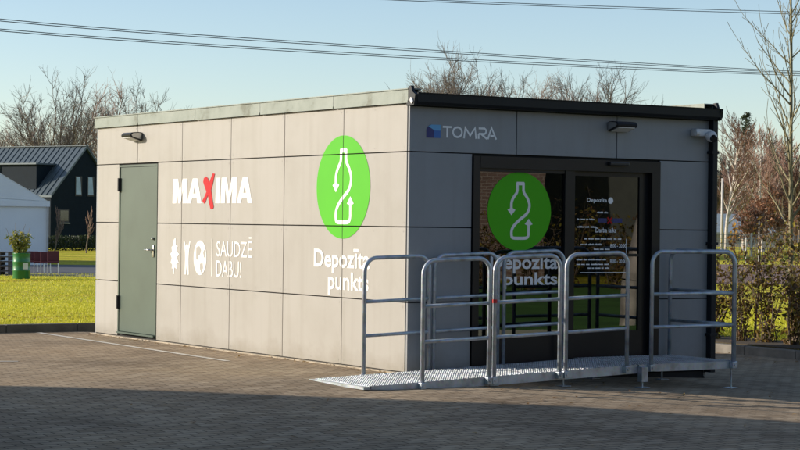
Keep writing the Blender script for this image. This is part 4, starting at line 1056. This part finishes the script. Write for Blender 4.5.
# maroon stacking chairs and pallets by the tent
def chair(loc, label, s=1.):
    c = empty('maroon_chair', label, 'chair', loc, TA+math.radians(8), 'maroon chairs in a row beside the green drum')
    bm = bmesh.new(); box(bm, -.22, .22, -.22, .2, .40, .46, .02); from_bm('seat', bm, MT['maroon'], c)
    bm = bmesh.new(); box(bm, -.22, .22, .18, .23, .46, .86, .02); from_bm('backrest', bm, MT['maroon'], c)
    for x in (-.19, .19):
        for y in (-.19, .19):
            bm = bmesh.new(); tube(bm, [(x, y, .41), (x*1.1, y*1.1, 0)], .015, 6); from_bm('leg', bm, MT['steel'], c)
    c.scale = (s,)*3
    return c
names = ['nearest the green drum', 'second from the green drum', 'third from the green drum', 'farthest from the green drum and nearest the kiosk']
for i, px in enumerate((33, 39.5, 46, 53.5)):
    chair(flat(px, 66-.6*i, -.29), 'maroon chair %s' % names[i], .80 if i < 3 else .86)
for i, px in enumerate((1.5, -18)):
    pz = empty('pallet_stack', 'stack of dark weathered pallets %s' % ('left of the green drum' if i == 0 else 'beyond the left photo edge'), 'pallets', flat(px, 62.5, -.29), TA)
    for k in range(5):
        bm = bmesh.new(); z = k*.15
        for q in range(5): box(bm, -.38, .38, -.4+q*.17, -.30+q*.17, z+.10, z+.125)
        for q in (-.36, 0, .30): box(bm, q, q+.06, -.4, .4, z+.0, z+.098)
        from_bm('pallet', bm, MT['pallet'], pz)
# bare saplings on the lawn
for px, py0, py1, D, sd, lb in ((54, 262, 205, 82, 61, 'bare sapling in front of the charcoal gable beside the tent'), (86.5, 252, 207, 104, 62, 'bare sapling on the lawn right next to the kiosk edge')):
    h = (py0-py1)*D/F_PX
    tree('bare_sapling', lb, flat(px, D, -.3), h*.85, .045, sd, levels=2, nchild=(16, 6), spread=(.5, .5), lenf=(.34, .4), up=.9, first=.35, minr=.009, wob=.03, taper=.3, bark=MT['bark'], twig=MT['redtwig'], group='bare saplings on the lawn')

# ------------------------------------------------------------------ right background
# wire fence
fc = empty('wire_fence', 'grey welded wire fence beyond the leaf covered path', 'fence', flat(760, 119, -.3), math.atan2(r0.y, r0.x))
bm = bmesh.new(); L0, L1, fh = -8, 14, 1.33
x = L0
while x <= L1: box(bm, x-.012, x+.012, -.01, .01, .05, fh); x += .13
for z in (.1, .45, .8, 1.1, fh): box(bm, L0, L1, -.014, .014, z-.012, z+.012)
from_bm('mesh_panel', bm, MT['fence'], fc)
box_n = int((L1-L0)/2.5)
for i in range(box_n+1):
    x = L0+2.5*i; bm = bmesh.new(); box(bm, x-.05, x+.05, -.05, .05, 0, fh+.12); from_bm('post', bm, MT['pole'], fc)
# lamp post
lp = empty('pale_pole', 'pale slim street pole standing beyond the fence', 'pole', flat(722, 130, -.3))
bm = bmesh.new(); tube(bm, [(0, 0, 0), (0, 0, 5.0)], [.11, .07], 10); from_bm('shaft', bm, MT['pole'], lp, True)
bm = bmesh.new(); tube(bm, [(0, 0, 0), (0, 0, .35)], [.16, .15], 10); from_bm('base_sleeve', bm, MT['pole'], lp)
# blue grey low building
bb = empty('low_building', 'low building with a blue grey pitched roof among the birches', 'building', flat(722, 178, -.3), math.atan2(r0.y, r0.x)+math.radians(-14))
boxobj('wall', (-5, 5, 0, 6, 0, 1.3), MT['shedwall'], bb)
bm = bmesh.new(); prism(bm, [(-.4, 1.2), (-.4, 1.32), (3, 3.0), (6.4, 1.32), (6.4, 1.2), (3, 2.85)], -5.4, 5.4, 0); from_bm('roof', bm, MT['shed'], bb)
for x in (-3.6, -1.2, 1.2, 3.6): boxobj('window', (x-.5, x+.5, -.03, .02, .5, 1.1), MT['winglass'], bb)
# slim stakes behind the hedge
for px, D, h in ((759, 100, 2.1), (746, 96, 1.3)):
    s = empty('garden_stake', 'pale slim stake %s' % ('right of the orange-leaved twig' if px == 759 else 'left and shorter of the two pale stakes'), 'stake', flat(px, D, -.3)); bm = bmesh.new(); tube(bm, [(0, 0, 0), (.02, 0, h)], .035, 6); from_bm('stick', bm, MT['pole'], s)
# small orange-leaved sapling above the hedge
tree('orange_sapling', 'thin sapling with a few bright orange leaves rising out of the hedge', flat(744, 29, -.14), 1.62, .012, 71, levels=2, nchild=(12, 4), spread=(.5, .5), lenf=(.2, .4), up=.8, first=.3, minr=.003, wob=.05, bark=MT['bark'], twig=MT['bark'], leaf=MT['orange'], nleaf=55, leafs=.03, leafz=(.75, 1.2), cat='sapling')
tree('bare_sapling', 'dark bare sapling standing in the hedge left of the young tree', flat(757, 28.4, -.14), 1.6, .022, 72, levels=2, nchild=(12, 4), spread=(.5, .5), lenf=(.25, .4), up=.8, first=.3, minr=.004, wob=.05, cat='sapling')

# ------------------------------------------------------------------ overhead cables
cb = [((-300, -20), (0, 19), (400, 48), (800, 71.5), (1100, 80), 'upper cable of the upper pair crossing above the kiosk'), ((-300, -17.5), (0, 21), (400, 50), (800, 73), (1100, 82), 'lower cable of the upper pair crossing above the kiosk'),
      ((-300, -6), (0, 29), (400, 55.5), (800, 74), (1100, 78), 'upper cable of the middle pair crossing above the kiosk'), ((-300, -3), (0, 31), (400, 57.5), (800, 75.6), (1100, 80), 'lower cable of the middle pair crossing above the kiosk'),
      ((-300, -54), (0, -24), (400, -1.5), (800, 12), (1100, 18), 'upper of the two highest cables at the top right'), ((-300, -50), (0, -21), (400, .3), (800, 14.2), (1100, 20), 'lower of the two highest cables at the top right')]
for q in cb:
    pts = []
    K_ = [Vector(p) for p in q[:5]]
    for i in range(4):
        p0, p1, p2, p3 = K_[max(i-1, 0)], K_[i], K_[i+1], K_[min(i+2, 4)]
        for k in range(8):
            t = k/8; s = .5*((2*p1)+(p2-p0)*t+(2*p0-5*p1+4*p2-p3)*t*t+(3*p1-p0-3*p2+p3)*t**3); pts.append(s)
    pts.append(K_[-1])
    W3 = [at(p.x, p.y, 62+.03*(p.x)) for p in pts]
    W3 = [W3[0]+(W3[0]-W3[4])*4]+W3+[W3[-1]+(W3[-1]-W3[-5])*4]
    bm = bmesh.new(); tube(bm, W3, .014, 5); o = from_bm('overhead_cable', bm, MT['wire']); tag(o, q[5], 'cable', 'overhead cables')

# ------------------------------------------------------------------ what stands round the photographer (casts the big shade, shows in the glass)
sb = empty('store_building', 'large flat-roofed store left of the photographer that shades the paving', 'building', (-14.70, 8.58, 0))
boxobj('wall', (-45, 0, -50, 0, -.6, 9.4), MT['plaster'], sb); boxobj('roof', (-45.1, .1, -50.1, .1, 9.4, 9.55), MT['gutter'], sb)
for i in range(6): boxobj('window', (-.02, .04, -44+i*7, -40+i*7, .4, 3.0), MT['winglass'], sb)
g1 = Vector((.6, -.8, 0)); g2 = Vector((.8, .6, 0)); o0 = Vector((1.6, 0, 0))
P4 = [o0+g1*a+g2*b for a, b in ((9.2, -14), (9.2, 7), (33, 7), (33, -14))]
o = from_py('lawn', [(p.x, p.y, -.08) for p in P4], [(0, 1, 2, 3)], MT['reflawn']); tag(o, kind='structure')
rnd = random.Random(31)
for i in range(15):
    b = -9+i*1.1; p = o0+g1*(29+rnd.uniform(-1, 1))+g2*b
    k = i % 3; o = copy_tree(protos[k]); o.location = (p.x, p.y, -.2); o.scale = (1.6, 1.6, 1.4); tag(o, 'autumn shrub on the far side of the lawn behind the photographer', 'shrub', 'shrubs behind the photographer')
br = empty('brick_building', 'brown brick building behind the photographer reflected in the door glass', 'building', o0+g1*38-g2*3, math.atan2(g2.y, g2.x))
bm = bmesh.new(); box(bm, -22, 3.2, -12, 0, -.6, 9)
uvl = bm.loops.layers.uv.new('UVMap')
for f_ in bm.faces:
    for l in f_.loops:
        c = l.vert.co; l[uvl].uv = (c.x+c.y, c.z)
from_bm('wall', bm, MT['brick'], br)
boxobj('roof', (-22.2, 3.4, -12.2, .2, 9, 9.2), MT['gutter'], br)
gb = empty('grey_building', 'dark grey green building behind the photographer right of the brick one', 'building', o0+g1*46+g2*3, math.atan2(g2.y, g2.x))
boxobj('wall', (-12, 30, -10, 0, -.6, 9), mat('dark_render', (.09, .10, .085), .8), gb); boxobj('roof', (-2.2, 30.2, -10.2, .2, 9, 9.2), MT['gutter'], gb)
for i, (b, a) in enumerate(((None, None), (4.2, 24), (5.6, 30), (3.2, 33), (7, 27))):
    p = o0+g1*a+g2*b if i else Vector((9.3, -7.8, 0))
    tree('birch_tree' if i == 0 else 'bare_tree', 'bare tree behind the photographer reflected in the sliding door', (p.x, p.y, -.2), 8.5, .16, 80+i, levels=3, nchild=(14, 7, 5), spread=(.6, .6, .6), lenf=(.4, .5, .5), minr=.012, bark=MT['birch'] if i == 0 else MT['bark'],
         leaf=MT['rust'] if i else None, nleaf=1600, leafs=.07, leafz=(0, .5), group='trees behind the photographer')
